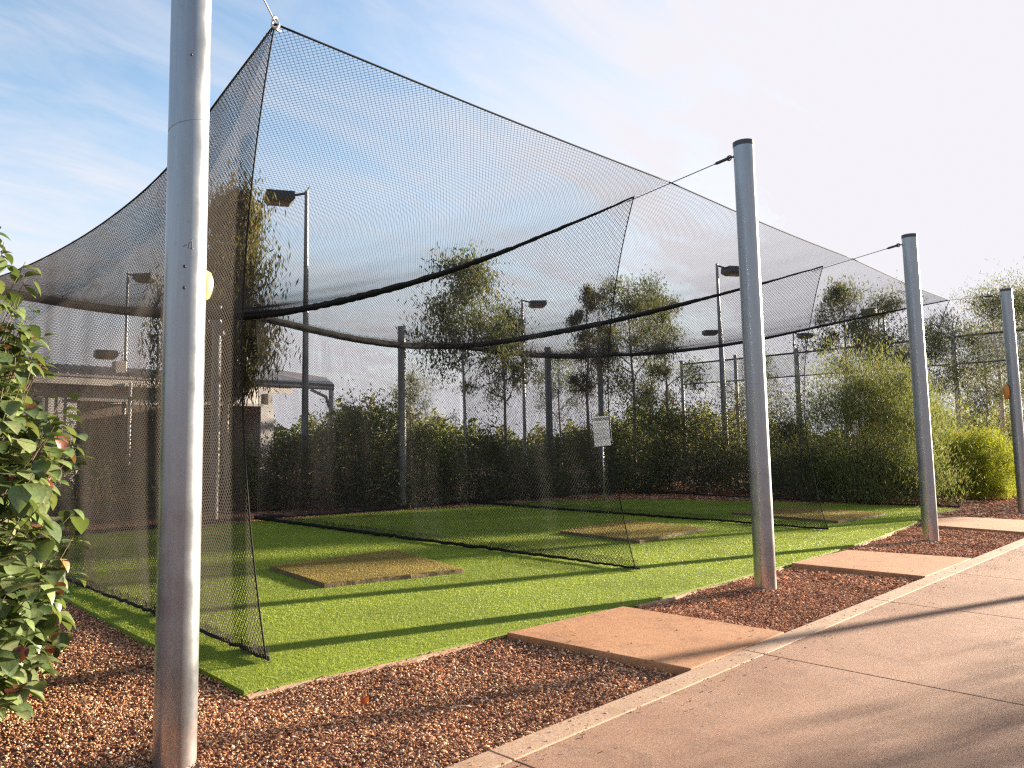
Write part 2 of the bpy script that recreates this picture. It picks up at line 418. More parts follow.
# footpath: slabs with open joints and a smooth trowelled edge strip
p = MB(); pe = MB()
joints = [-7.5, -4.6, -1.67, 1.25, 4.20, 7.10, 9.60, 12.5, 15.4, 18.3, 21.2, 24.1, 27.0, 29.9, 32.8, 35.7, 38.6, 41.5, 44.4, 47.3]
EDGE = -1.02
for a, b in zip(joints[:-1], joints[1:]):
    p.box(((a + b) / 2, (EDGE - 0.17 - 5.2) / 2, -0.06), (b - a - 0.009, 5.2 - 1.19, 0.12))
    pe.box(((a + b) / 2, EDGE - 0.085, -0.0575), (b - a - 0.009, 0.164, 0.121))
tag(p.build('footpath', M['path'], smooth=False, bevel=0.006), 'broad reddish concrete footpath with crosswise joints', kind='structure')
tag(pe.build('kerb', M['path_edge'], smooth=False, bevel=0.006), 'pale smooth edge strip of the footpath', kind='structure')

def slab(pts, z0, z1, mat, name, label, bevel=0.008, kind='structure', cat=None, group=None):
    b = MB(); pts = np.array(pts, float); n = len(pts)
    v = np.concatenate([np.c_[pts, np.full(n, z0)], np.c_[pts, np.full(n, z1)]])
    qs = [(i, (i + 1) % n, n + (i + 1) % n, n + i) for i in range(n)]
    b.add(v, qs, ngons=[list(range(n))[::-1], list(range(n, 2 * n))])
    o = b.build(name, mat, smooth=False, bevel=bevel)
    return tag(o, label, cat, group, kind)
slab([(3.42, -1.01), (5.02, -1.01), (4.93, 0.45), (3.28, 0.53)], -0.14, 0.004, M['pad'], 'pavement', 'orange concrete crossing slab nearest the viewer')
slab([(9.05, -1.01), (11.2, -1.01), (10.85, 0.40), (8.95, 0.45)], -0.14, 0.004, M['pad'], 'pavement', 'orange concrete crossing slab between second and third pole')
slab([(15.5, -1.01), (18.2, -1.01), (18.0, 1.0), (15.7, 0.68)], -0.14, 0.004, M['pad'], 'pavement', 'orange concrete crossing slab beyond the third pole')

TURF = np.array([(0.84, .70), (2.0, .62), (3.28, .56), (4.93, .48), (7.0, .465), (8.96, .48), (11, .54), (13, .64), (15.7, .86), (17.4, 1.12), (19.3, 1.35), (20.4, 1.15),
                 (20.6, 1.9), (19.6, 4.6), (18.2, 7.4), (15.8, 9.2), (12, 9.55), (9.4, 9.85), (5, 10.0), (1.4, 10.0), (1.2, 7.3), (1.08, 4.65), (0.95, 2.6)])
slab(TURF, -0.08, -0.012, M['turf'], 'lawn', 'flat artificial turf floor under the nets', bevel=0)

def edging(pts, w_, z, name, label):
    pts = np.array(pts, float); d = np.gradient(pts, axis=0); d /= np.linalg.norm(d, axis=1)[:, None]
    nrm = np.stack([d[:, 1], -d[:, 0]], 1)
    a = pts + nrm * 0.004; b = pts + nrm * w_
    k = len(pts)
    v = np.concatenate([np.c_[a, np.full(k, z)], np.c_[b, np.full(k, z - 0.006)], np.c_[b, np.full(k, -0.12)], np.c_[a, np.full(k, -0.12)]])
    i = np.arange(k - 1)
    q = [np.stack([i + m * k, i + m * k + 1, i + n * k + 1, i + n * k], 1) for m, n in ((0, 1), (1, 2), (3, 0))]
    mb = MB().add(v, np.concatenate(q)[:, ::-1], quads_end) if False else MB().add(v, np.concatenate(q)[:, ::-1])
    return tag(mb.build(name, M['path_edge'], smooth=False), label, kind='structure')
def densify(P, step=0.25):
    out = []
    for a, b in zip(P[:-1], P[1:]):
        n = max(1, int(np.linalg.norm(b - a) / step))
        for i in range(n): out.append(a + (b - a) * i / n)
    out.append(P[-1]); return np.array(out)
fe = densify(TURF[:12]); fe[:, 1] += 0.012 * np.sin(fe[:, 0] * 5.1) + 0.008 * np.sin(fe[:, 0] * 13)
for seg in (fe[(fe[:, 0] < 3.24)], fe[(fe[:, 0] > 4.98) & (fe[:, 0] < 8.9)], fe[(fe[:, 0] > 10.9) & (fe[:, 0] < 15.6)]):
    edging(seg, 0.04, -0.031, 'kerb', 'narrow pale concrete edging along the turf')

# turf pile
def in_poly(P, poly):
    x, y = P[:, 0], P[:, 1]; r_ = np.zeros(len(P), bool); j = len(poly) - 1
    for i in range(len(poly)):
        xi, yi = poly[i]; xj, yj = poly[j]
        c = ((yi > y) != (yj > y)) & (x < (xj - xi) * (y - yi) / (yj - yi + 1e-12) + xi)
        r_ ^= c; j = i
    return r_
def blades(P, h, wd, colA, colB):
    n = len(P)
    a = rng.uniform(0, 2 * np.pi, n); lean = rng.uniform(0.1, 0.75, n) * h; b = rng.uniform(0, 2 * np.pi, n)
    hh = h * rng.uniform(0.65, 1.15, n)
    dx, dy = np.cos(a) * wd / 2, np.sin(a) * wd / 2
    z0 = np.full(n, -0.013)
    v = np.empty((n, 3, 3))
    v[:, 0] = np.stack([P[:, 0] - dx, P[:, 1] - dy, z0], 1)
    v[:, 1] = np.stack([P[:, 0] + dx, P[:, 1] + dy, z0], 1)
    v[:, 2] = np.stack([P[:, 0] + np.cos(b) * lean, P[:, 1] + np.sin(b) * lean, z0 + hh], 1)
    t = rng.uniform(0, 1, n)[:, None]
    patch = (smooth_noise(P[:, 0] * 1.3, P[:, 1] * 1.3, 2.0) * 0.5 + 0.5)[:, None]
    c = (np.array(colA) * (1 - t) + np.array(colB) * t) * (0.74 + 0.36 * patch + 0.16 * (smooth_noise(P[:, 0] * .45, P[:, 1] * 2.6, 5.0))[:, None])
    return v.reshape(-1, 3), np.arange(3 * n).reshape(n, 3), np.repeat(c, 3, 0)
gb = MB()
GA, GB = (0.20, 0.265, 0.026), (0.42, 0.475, 0.07)
lo, hi = TURF.min(0), TURF.max(0)
for n, dmin, dmax, h, wd in ((2200000, 0, 7.2, 0.0125, 0.0032), (900000, 7.2, 11, 0.013, 0.0055), (520000, 11, 30, 0.014, 0.010)):
    P = np.c_[rng.uniform(lo[0] - .02, hi[0], n), rng.uniform(lo[1] - .02, hi[1], n)]
    d = np.hypot(P[:, 0] - CX, P[:, 1] - CY)
    P = P[(d >= dmin) & (d < dmax)]
    P = P[in_poly(P, TURF)]
    # only what lies in the photograph's view and a step to its side
    q = (P - CAM[:2]) @ np.stack([HR[:2], HF[:2]], 1)
    P = P[(q[:, 0] / q[:, 1] > -0.62) & (q[:, 0] / q[:, 1] < 1.0)]
    v, t, c = blades(P, h, wd, GA, GB); gb.add(v, tris=t, col=c)
tag(gb.build('grass', M['blade'], smooth=False, color=True), 'short bright green artificial grass pile', kind='stuff')

# gravel stones
PADS = [np.array(a) for a in ([(3.40, -1.02), (5.04, -1.02), (4.95, 0.50), (3.26, 0.56)], [(9.0, -1.02), (11.25, -1.02), (10.9, 0.50), (8.9, 0.5)], [(15.4, -1.02), (18.3, -1.02), (18.1, 1.1), (15.6, 0.8)])]
def stones(P, s, zoff, pal, wts):
    n = len(P)
    t = (1 + 5 ** .5) / 2
    ico = np.array([(-1, t, 0), (1, t, 0), (-1, -t, 0), (1, -t, 0), (0, -1, t), (0, 1, t), (0, -1, -t), (0, 1, -t), (t, 0, -1), (t, 0, 1), (-t, 0, -1), (-t, 0, 1)]) / math.hypot(1, t)
    F_ = np.array([(0, 11, 5), (0, 5, 1), (0, 1, 7), (0, 7, 10), (0, 10, 11), (1, 5, 9), (5, 11, 4), (11, 10, 2), (10, 7, 6), (7, 1, 8), (3, 9, 4), (3, 4, 2), (3, 2, 6), (3, 6, 8), (3, 8, 9), (4, 9, 5), (2, 4, 11), (6, 2, 10), (8, 6, 7), (9, 8, 1)])
    V = ico[None] * rng.uniform(0.72, 1.2, (n, 12, 1))
    V = V * (np.stack([rng.uniform(.75, 1.7, n), rng.uniform(.5, 1.0, n), rng.uniform(.28, .62, n)], 1) * s[:, None])[:, None, :]
    a, b = rng.uniform(0, 2 * np.pi, n), rng.normal(0, 0.5, n)
    ca, sa, cb, sb = np.cos(a)[:, None], np.sin(a)[:, None], np.cos(b)[:, None], np.sin(b)[:, None]
    x, y, z = V[..., 0], V[..., 1], V[..., 2]
    x, z = x * cb - z * sb, x * sb + z * cb
    V = np.stack([x * ca - y * sa, x * sa + y * ca, z], -1) + np.concatenate([P, zoff[:, None]], 1)[:, None, :]
    k = rng.choice(len(pal), n, p=wts)
    c = np.array(pal)[k] * rng.uniform(0.7, 1.45, (n, 1)) * (1 + .22 * smooth_noise(P[:, 0] * 2.1, P[:, 1] * 2.1, 1.0))[:, None]
    fi = (F_[None] + 12 * np.arange(n)[:, None, None]).reshape(-1, 3)
    return V.reshape(-1, 3), fi, np.repeat(c, 12, 0)
sb = MB()
PAL = [(0.23, 0.10, 0.055), (0.40, 0.19, 0.098), (0.51, 0.285, 0.155), (0.62, 0.41, 0.25), (0.72, 0.56, 0.40), (0.12, 0.058, 0.04)]
PALF = [(0.14, 0.05, 0.034), (0.235, 0.09, 0.056), (0.32, 0.15, 0.10), (0.43, 0.25, 0.18), (0.56, 0.40, 0.31), (0.075, 0.034, 0.03)]
WT = [.2, .3, .24, .14, .05, .07]
for n, dmin, dmax, smin, smax in ((150000, 0, 5.6, .0042, .0125), (105000, 5.6, 10.5, .0062, .0125), (48000, 10.5, 19, .011, .020), (30000, 19, 32, .02, .036)):
    m = n * 12
    P = np.c_[rng.uniform(-3.5, 24 if dmax < 25 else 32, m), rng.uniform(-1.02, 12, m)]
    d = np.hypot(P[:, 0] - CX, P[:, 1] - CY); P = P[(d >= dmin) & (d < dmax)]
    q = (P - CAM[:2]) @ np.stack([HR[:2], HF[:2]], 1)
    P = P[(q[:, 0] / q[:, 1] > -0.62) & (q[:, 0] / q[:, 1] < 0.98)]
    P = P[~in_poly(P, TURF)]
    P = P[P[:, 1] < np.interp(P[:, 0], [0.8, 20], [30, 30]) ]
    for pd in PADS: P = P[~in_poly(P, pd)]
    P = P[P[:, 1] > -1.015 + 0.012]
    P = P[:n]
    s = smin * .8 + (smax * 1.25 - smin * .8) * rng.beta(1.1, 3.2, len(P))
    z = -0.052 + 0.02 * smooth_noise(P[:, 0], P[:, 1]) + rng.uniform(0, 0.016, len(P))
    v, f, c = stones(P, s, z, PAL, WT)
    far_ = np.repeat(rng.uniform(0, 1, len(P)) < np.clip((P[:, 0] - 1.6) / 5.0, 0, .85), 12)[:, None]
    c = np.where(far_, c * np.array([1.10, .97, .95]), c); sb.add(v, tris=f, col=c)
# grit kicked over onto the slabs and the path edge
m = 900
P = np.c_[rng.uniform(-1.5, 16, m), -1.02 - np.abs(rng.normal(0, .22, m))]
v, f, c = stones(P, rng.uniform(.002, .0075, m), np.full(m, .003), PAL, WT); sb.add(v, tris=f, col=c)
for pd in PADS:
    m = 260; P = np.c_[rng.uniform(pd[:, 0].min() + .1, pd[:, 0].max() - .1, m), rng.uniform(-.95, .42, m)]; P = P[in_poly(P, pd)]
    ed = np.minimum(np.abs(P[:, 0] - pd[:, 0].min()), np.abs(P[:, 0] - pd[:, 0].max())); P = P[rng.uniform(0, 1, len(P)) < np.exp(-ed / .3)]
    v, f, c = stones(P, rng.uniform(.0025, .008, len(P)), np.full(len(P), .008), PAL, WT); sb.add(v, tris=f, col=c)
# and onto the turf edging
e_ = fe[rng.integers(0, len(fe), 420)]; P = e_ + np.c_[rng.normal(0, .12, 420), rng.normal(-.03, .022, 420)]
P = P[~in_poly(P, TURF)]
v, f, c = stones(P, rng.uniform(.004, .011, len(P)), np.full(len(P), -.024), PAL, WT); sb.add(v, tris=f, col=c)
tag(sb.build('gravel', M['stone'], smooth=False, color=True), 'loose red brown gravel stones', kind='stuff')

# small litter on the gravel
lm = MB()
def leafshape(mb, c, L, W, rz, tilt, col, fold=0.25, curl=0.15, n=6):
    t = np.linspace(0, 1, n); prof = np.sin(np.pi * t ** 0.8) ** 0.8 * W / 2
    x = (t - 0.0) * L; zc = -curl * L * (t - 0.3) ** 2
    rows = []
    for sgn in (-1, 0, 1):
        rows.append(np.stack([x, sgn * prof, zc + abs(sgn) * prof * fold], 1))
    V = np.stack(rows, 1).reshape(-1, 3)
    ct, st = math.cos(tilt), math.sin(tilt)
    V = np.stack([V[:, 0] * ct - V[:, 2] * st, V[:, 1], V[:, 0] * st + V[:, 2] * ct], 1)
    ca, sa = math.cos(rz), math.sin(rz)
    V = np.stack([V[:, 0] * ca - V[:, 1] * sa, V[:, 0] * sa + V[:, 1] * ca, V[:, 2]], 1) + np.array(c)
    Q = []
    for i in range(n - 1):
        for j in range(2): Q.append((i * 3 + j, (i + 1) * 3 + j, (i + 1) * 3 + j + 1, i * 3 + j + 1))
    mb.add(V, Q, col=col)
def dropleaf(x, y, L, W, rz, col, label):
    mb = MB(); leafshape(mb, (0, 0, 0), L, W, 0, 0.25, col, 0.35, -0.3)
    o = mb.build('fallen_leaf', M['leaf'], color=True); o.location = (x, y, -0.03); o.rotation_euler = (0.15, 0, rz)
    tag(o, label, 'leaf', 'fallen leaves on the gravel')
dropleaf(1.27, 0.03, .085, .05, 0.3, (0.42, 0.09, 0.03), 'curled orange red dry leaf on the open gravel')
dropleaf(0.42, -0.03, .055, .03, 1.3, (0.5, 0.3, 0.16), 'small tan dry leaf on gravel right of the nearest pole')
dropleaf(0.35, 0.72, .075, .05, 2.2, (0.45, 0.26, 0.13), 'tan dry leaf beside turf corner and nearest pole')
dropleaf(-0.02, 1.25, .07, .028, 0.2, (0.55, 0.46, 0.36), 'pale narrow leaf on gravel left of nearest pole')
tw = MB(); tw.tube([(-.06, 0, 0), (-.02, .006, .012), (.03, -.004, .014), (.07, .01, .004)], [.0025, .003, .003, .002], 6)
o = tw.build('twig', M['bark_pale']); o.location = (1.69, -0.42, -0.03); o.rotation_euler = (0, 0, -0.6)
tag(o, 'pale dry twig on the gravel near the footpath edge', 'twig')

# ------------------------------------------------------------------ poles
def face_dir(p):   # towards the viewer's side of the pole, used only to choose where the fittings sit
    return None
def make_pole(x, y, h, r, mat, name='net_pole', rear=False):
    root = empty(name, (x, y, 0))
    b = MB(); zs = np.array([-0.1, 0.0, 0.7, 1.6, 2.6, 3.6, h - 0.02])
    b.tube(np.c_[np.zeros(len(zs)), np.zeros(len(zs)), zs], r, 40 if not rear else 20)
    b.build('shaft', mat, root, sharp=40)
    c = MB(); c.tube([(0, 0, h - 0.06), (0, 0, h - 0.005), (0, 0, h)], [r + .004, r + .004, r - .004], 40 if not rear else 20)
    c.build('cap', M['dark_steel'] if not rear else mat, root, sharp=40)
    return root
def eye_bolt(root, ang, z, r):
    d = np.array([math.cos(ang), math.sin(ang), 0])
    b = MB(); b.tube([d * (r - .01) + (0, 0, z), d * (r + .035) + (0, 0, z)], .011, 8)
    t = np.linspace(0, 2 * np.pi, 17); c = d * (r + .06) + np.array([0, 0, z])
    b.tube(np.array([c + d * math.cos(a) * .028 + np.array([0, 0, 1]) * math.sin(a) * .028 for a in t]), .008, 8, False)
    return b.build('eye_bolt', M['dark_steel'], root)
POLES = [(0, 0, 5.08), (7.083, 0, 5.08), (13.433, 0, 5.08), (20.76, 0, 5.08)]
PL = ['nearest galvanised net pole with a yellow winch cover and two dark bolts',
      'tall galvanised net pole standing in gravel just past the first orange slab',
      'tall galvanised net pole between the middle slab and the far slab',
      'farthest galvanised net pole with an orange winch cover beside the yellow shrub']
PR = 0.111
poles = []
for (x, y, h), lab in zip(POLES, PL):
    o = make_pole(x, y, h, PR, M['galv']); tag(o, lab, 'pole', 'galvanised poles along the front of the nets')
    eye_bolt(o, math.pi / 2 if x > 0 else math.atan2(1.15, 1.32), 4.93, PR)
    poles.append(o)
def disc_cover(root, ang, z, r, mat, R1, name):
    """rounded winch cover clamped on the shaft"""
    d = np.array([math.cos(ang), math.sin(ang), 0.0]); s = np.array([-d[1], d[0], 0.0])
    b = MB(); prof = [(0.0, .75), (0.03, 1.0), (0.07, 1.0), (0.10, .82), (0.115, .45)]
    n = 28; t = np.arange(n) * 2 * np.pi / n
    rings = []
    for off, k in prof:
        c = d * (r - .02 + off) + np.array([0, 0, z])
        vert = np.where(np.sin(t) < 0, 1.45, 1.05)
        rings.append(c + k * R1 * (np.cos(t)[:, None] * s * 0.8 + (np.sin(t) * vert)[:, None] * np.array([0, 0, 1.0])))
    V = np.concatenate(rings); i = np.arange(len(prof) - 1)[:, None] * n; j = np.arange(n)[None]; j2 = (j + 1) % n
    b.add(V, np.stack([i + j, i + j2, i + n + j2, i + n + j], -1).reshape(-1, 4), ngons=[list(range(n))[::-1], list(range((len(prof) - 1) * n, len(prof) * n))])
    o = b.build(name, mat, root, sharp=50)
    for dz in (0.045, -0.05):
        hb = MB(); c = d * (r + .088) + s * 0.02 + np.array([0, 0, z + dz]); hb.tube([c, c + d * .012], .011, 10)
        hb.build('bolt', M['hole'], o)
disc_cover(poles[0], R(-8), 2.47, PR - 0.055, M['yellow'], 0.072, 'winch_cover')
disc_cover(poles[3], R(105), 2.72, PR, M['orange'], 0.14, 'winch_cover')
# fittings on the nearest pole, on the side towards the path
def on_pole(ang, z, r=PR):
    return np.array([math.cos(ang) * r, math.sin(ang) * r, z])
FA = math.atan2(CY, CX)                      # side of the pole that faces the path
for da, z, rr in ((-0.05, 2.525, .0085), (-0.05, 2.41, .0085), (0.05, 3.70, .006)):
    a = FA + da; d = np.array([math.cos(a), math.sin(a), 0]); c = on_pole(a, z)
    b = MB(); b.tube([c - d * .004, c + d * .006, c + d * .009], [rr, rr, rr * .6], 10); b.build('bolt', M['hole'], poles[0], sharp=40)
# pencilled figure
b = MB()
def mark(pts, wd=0.0022):
    P3 = [on_pole(FA + u / PR, 2.62 + z, PR + 0.0012) for u, z in pts]; b.tube(P3, wd, 5)
mark([(.030, .004), (.030, .055)]); mark([(.030, .052), (.012, .026)]); mark([(.012, .027), (.013, .004)]); mark([(.022, .004), (.040, .003)]); mark([(-.014, .010), (-.004, .022), (.004, .020)], .0016)
b.build('painted_mark', M['ink'], poles[0])
b = MB(); th = np.linspace(FA - 1.45, FA + 1.45, 22)
b.tube([on_pole(a, 3.33 + 0.045 * (a - FA) / 1.5 * (1 if i % 2 else .8), PR + 0.0002) for i, a in enumerate(th)], 0.0012, 5); b.build('seam', M['ink'], poles[0])

RP = [(6.29, 10.78, 4.47, 'slim rear steel post partly hidden behind the nearest pole'),
      (11.3, 10.42, 4.47, 'rear steel post in front of the round grey green bush'),
      (17.75, 10.75, 4.47, 'rear steel post left of the white sign'),
      (21.9, 11.6, 4.9, 'rear steel post just behind the white sign'),
      (1.3, 11.2, 4.5, 'rear corner steel post behind the broad leaved bush')]
for x, y, h, lab in RP:
    o = make_pole(x, y, h, 0.10, M['galv_far'], 'rear_post', True); tag(o, lab, 'post', 'posts along the rear of the nets')
    eye_bolt(o, -math.pi / 2, h - 0.15, 0.10)

# ------------------------------------------------------------------ nets
def strands(mb, lines, rad):
    """thin three-sided twine along many polylines of equal point count (m, k, 3)"""
    L = np.asarray(lines); m, k, _ = L.shape
    d = np.gradient(L, axis=1); d /= np.linalg.norm(d, axis=2)[..., None] + 1e-12
    up = np.zeros_like(d); up[..., 2] = 1; up[np.abs(d[..., 2]) > .9] = (1, 0, 0)
    u = np.cross(d, up); u /= np.linalg.norm(u, axis=2)[..., None] + 1e-12
    v = np.cross(d, u)
    a = np.arange(3) * 2 * np.pi / 3
    V = L[:, :, None, :] + rad * (np.cos(a)[None, None, :, None] * u[:, :, None, :] + np.sin(a)[None, None, :, None] * v[:, :, None, :])
    base = (np.arange(m)[:, None, None] * k + np.arange(k - 1)[None, :, None]) * 3
    j = np.arange(3)[None, None, :]; j2 = (j + 1) % 3
    Q = np.stack([base + j, base + j2, base + 3 + j2, base + 3 + j], -1).reshape(-1, 4)
    mb.add(V.reshape(-1, 3), Q)
def net_mesh(S, L, H, cell, rad, seg=0.14, diag=True):
    """S(s,t) maps the unit square to the hung net; twine runs along the two diagonals of it"""
    mb = MB(); groups = {}
    def addline(p0, p1):
        ln = math.hypot(p1[0] - p0[0], p1[1] - p0[1])
        if ln < 0.02: return
        k = max(2, int(math.ceil(ln / seg)) + 1)
        k = 2 ** math.ceil(math.log2(k - 1)) + 1 if k > 2 else 2
        groups.setdefault(k, []).append((p0, p1))
    if diag:
        c = cell * math.sqrt(2)
        for i in range(int((L + H) / c) + 1):
            k = i * c           # a + b = k
            a0, a1 = max(0, k - H), min(L, k)
            if a1 > a0: addline((a0, k - a0), (a1, k - a1))
            k2 = i * c - H      # a - b = k2
            a0, a1 = max(0, k2), min(L, k2 + H)
            if a1 > a0: addline((a0, a0 - k2), (a1, a1 - k2))
    else:
        for i in range(int(L / cell) + 1): addline((i * cell, 0), (i * cell, H))
        for i in range(int(H / cell) + 1): addline((0, i * cell), (L, i * cell))
    for k, ls in groups.items():
        A = np.array(ls); t = np.linspace(0, 1, k)[None, :, None]
        P = A[:, 0][:, None, :] * (1 - t) + A[:, 1][:, None, :] * t
        strands(mb, S(P[..., 0] / L, P[..., 1] / H), rad)
    return mb
def curve(pts):
    """smooth interpolation along hand-measured rope points; returns f(u) with u in 0..1 by length"""
    P = np.array(pts, float)
    for _ in range(3):
        Q = [P[0]]
        for a, b in zip(P[:-1], P[1:]): Q += [a * .75 + b * .25, a * .25 + b * .75]
        Q.append(P[-1]); P = np.array(Q)
    s = np.r_[0, np.cumsum(np.linalg.norm(np.diff(P, axis=0), axis=1))]; s /= s[-1]
    def f(u):
        u = np.asarray(u, float)
        return np.stack([np.interp(u, s, P[:, i]) for i in range(3)], -1)
    return f
CELL, TW = 0.036, 0.0020
# rope lines
YR = 10.4
rope_left = curve([(1.32, 1.15, 4.90), (1.38, 2.35, 4.56), (1.42, 3.2, 4.26), (1.45, 4.8, 4.09), (1.42, 6.5, 4.02), (1.40, 8.4, 4.06), (1.35, YR, 4.2)])
cable1 = curve([(7.0, .90, 4.81), (7.0, 1.9, 4.64), (7.0, 4.44, 4.29), (7.0, 7.0, 4.19), (7.0, 8.9, 4.20), (7.0, YR, 4.27)])
cable2 = curve([(13.43, .90, 4.83), (13.43, 2.9, 4.55), (13.43, 6.1, 4.22), (13.43, 9.0, 4.09), (13.43, YR, 4.13)])
cable3 = curve([(20.7, 1.08, 4.96), (20.76, 3.3, 4.74), (20.76, 6.2, 4.37), (20.76, 9.3, 4.32), (20.76, YR, 4.42)])
front_rope = [curve([(1.32, 1.15, 4.90), (4.1, .95, 4.78), (7.0, .90, 4.81)]), curve([(7.0, .90, 4.81), (10.2, .87, 4.76), (13.43, .90, 4.83)]), curve([(13.43, .90, 4.83), (17, .95, 4.82), (20.7, 1.08, 4.96)])]
back_rope = [curve([(1.35, YR, 4.2), (4.2, YR - .25, 3.98), (7.0, YR, 4.27)]), curve([(7.0, YR, 4.27), (10.3, YR - .3, 3.87), (13.43, YR, 4.13)]), curve([(13.43, YR, 4.13), (17, YR - .3, 4.05), (20.76, YR, 4.42)])]

def wall(name, top, bot, nf, amp, seed, front_in=None):
    """hanging net: top rope, bottom hem, soft vertical folds that grow towards the floor"""
    def S(s, t):
        T = top(s); B = bot(s)
        P = T * (1 - t)[..., None] + B * t[..., None]
        d = bot(np.array(1.0)) - bot(np.array(0.0)); d = d / np.linalg.norm(d); nrm = np.array([-d[1], d[0], 0.0])
        ph = np.sin(s * nf * 6.28 + seed) + 0.6 * np.sin(s * nf * 2.3 * 6.28 + 1.7 * seed) + 0.3 * np.sin(s * nf * 5.1 * 6.28 + t * 2)
        off = amp * ph * (0.25 + 0.75 * t) + 0.09 * np.sin(np.pi * t) * np.sin(s * 3 + seed)
        P = P + off[..., None] * nrm
        # free front edge is drawn in between its two fixed corners
        if front_in: P = P + (front_in * np.sin(np.pi * np.clip(t, 0, 1)) ** 0.9 * np.exp(-s * 3.5))[..., None] * d
        P[..., 2] += 0.012 * np.sin(s * 90 + t * 9 + seed)
        P[..., 2] = np.maximum(P[..., 2], 0.012)
        return P
    return S
def hem(mb, f, n, rad, jit=0.0):
    u = np.linspace(0, 1, n); P = f(u)
    if jit: P = P + np.c_[rng.normal(0, jit, n), rng.normal(0, jit, n), np.abs(rng.normal(0, jit * .6, n))]
    mb.tube(P, rad, 7)
def bunch(mb, f, L, up, rad=TW, cell=0.02):
    """gathered netting laced along a rope"""
    S = lambda s, t: f(s) + np.stack([0.02 * np.sin(s * L * 31) * t, 0 * t, (t - .5) * up + 0.008 * np.sin(s * L * 23 + t * 3)], -1)
    m = net_mesh(S, L, max(abs(up), .05), cell, rad, 0.1)
    for k in range(len(m.v)): pass
    mb.v += m.v; mb.c += m.c
    for q in m.q: mb.q.append(q + mb.n)
    mb.n += m.n
def net_thing(name, label, S, L, H, mat, ropes, group, cell=CELL, tw=TW, hemn='hem_rope', bunches=(), cat='net'):
    root = empty(name, tuple(ropes[0][0](np.array(0.0)) * np.array([1, 1, 0])), label, cat, group)
    inv = Matrix.Translation(-root.location)
    m = net_mesh(S, L, H, cell, tw); o = m.build('netting', mat, root, smooth=False); o.matrix_parent_inverse = inv
    for f, n, rad, jit in ropes:
        b = MB(); hem(b, f, n, np.interp(np.linspace(0, 1, n), np.linspace(0, 1, len(rad)), rad) * rng.uniform(.85, 1.15, n) if isinstance(rad, tuple) else rad, jit); o = b.build(hemn, M['rope'], root); o.matrix_parent_inverse = inv
    for f, Lb, up in bunches:
        b = MB(); bunch(b, f, Lb, up); o = b.build('gathered_netting', M['net'], root, smooth=False); o.matrix_parent_inverse = inv
    return root
GN = 'black practice nets'
def edge_front(S, n=28):
    t = np.linspace(0, 1, n); P = S(np.zeros(n), t); return curve(P)
# left side net
bl = curve([(1.32, 1.14, 0.015), (1.36, 2.2, 0.02), (1.39, 3.15, 0.015), (1.42, 6, 0.015), (1.40, YR - .1, 0.015)])
S1 = wall('s', rope_left, bl, 2.6, 0.022, 0.4, 0.36)
net_thing('side_net', 'black net hanging down the left side behind the nearest pole', S1, 9.6, 4.35, M['net_brown'],
          [(rope_left, 40, .010, 0), (bl, 120, .016, .010), (edge_front(S1), 40, .007, 0)], GN, cell=.032, tw=.0032, bunches=[(bl, 9.2, .16)])
def divider(X, cab, f0, label, seed):
    bt = curve([(X, f0 + .02, 0.012), (X + .03, 3.5, 0.015), (X - .03, 6.5, 0.014), (X + .02, YR - .2, 0.015)])
    top = lambda u: cab(0.05 + 0.95 * np.asarray(u))
    S = wall('d', top, bt, 3.1, 0.035, seed, 0.34)
    re = lambda u: S(np.ones_like(np.asarray(u, float)), np.asarray(u, float))
    net_thing('divider_net', label, S, 8.9, 4.25, M['net'],
              [(top, 90, (.012, .03, .055, .065, .07, .07), .005), (bt, 130, (.014, .024, .03, .036), .014), (edge_front(S), 40, .007, 0), (re, 20, .007, 0)], GN, cell=.036, tw=.0026, bunches=[(lambda u: bt(u) + np.array([0, 0, .05]), 8.9, .12)])
divider(7.0, cable1, 1.48, 'black divider net with its front edge left of the second pole', 1.1)
divider(13.43, cable2, 1.52, 'black divider net with its front edge just right of the second pole', 2.3)
bt3 = curve([(20.76, 1.2, 0.012), (20.3, 3.5, 0.012), (20.4, 6.5, 0.012), (20.76, YR, 0.012)])
S3 = wall('r', cable3, bt3, 4, 0.03, 3.7, 0.55)
net_thing('side_net', 'black net closing the far right side in front of the tall feathery bush', S3, 9.4, 4.5, M['net'],
          [(cable3, 40, (.012, .03, .045, .05, .05), .003), (bt3, 60, .016, .01), (edge_front(S3), 30, .007, 0)], GN)
# roof nets
RL = ['black roof net over the nearest bay', 'black roof net over the middle bay', 'black roof net over the far bay']
sides = [rope_left, cable1, cable2, cable3]
def coons(f0, f1, g0, g1):
    """f along the bay (front, back), g across (left, right)"""
    P00, P10, P01, P11 = f0(np.array(0.)), f0(np.array(1.)), f1(np.array(0.)), f1(np.array(1.))
    def S(s, t):
        s1, t1 = s[..., None], t[..., None]
        a = f0(s) * (1 - t1) + f1(s) * t1
        b = g0(t) * (1 - s1) + g1(t) * s1
        c = (P00 * (1 - s1) + P10 * s1) * (1 - t1) + (P01 * (1 - s1) + P11 * s1) * t1
        P = a + b - c
        P[..., 2] += 0.004 * np.sin(s * 31) * np.sin(t * 27) - 0.03 * np.sin(np.pi * s) * np.sin(np.pi * t)
        return P
    return S
for i in range(3):
    S = coons(front_rope[i], back_rope[i], sides[i], sides[i + 1])
    Lx = [5.7, 6.45, 7.3][i]
    net_thing('roof_net', RL[i], S, Lx, 9.4, M['net'], [(front_rope[i], 24, .009, 0)], GN, cell=(.035, .042, .046)[i], tw=(.0019, .0015, .0013)[i])
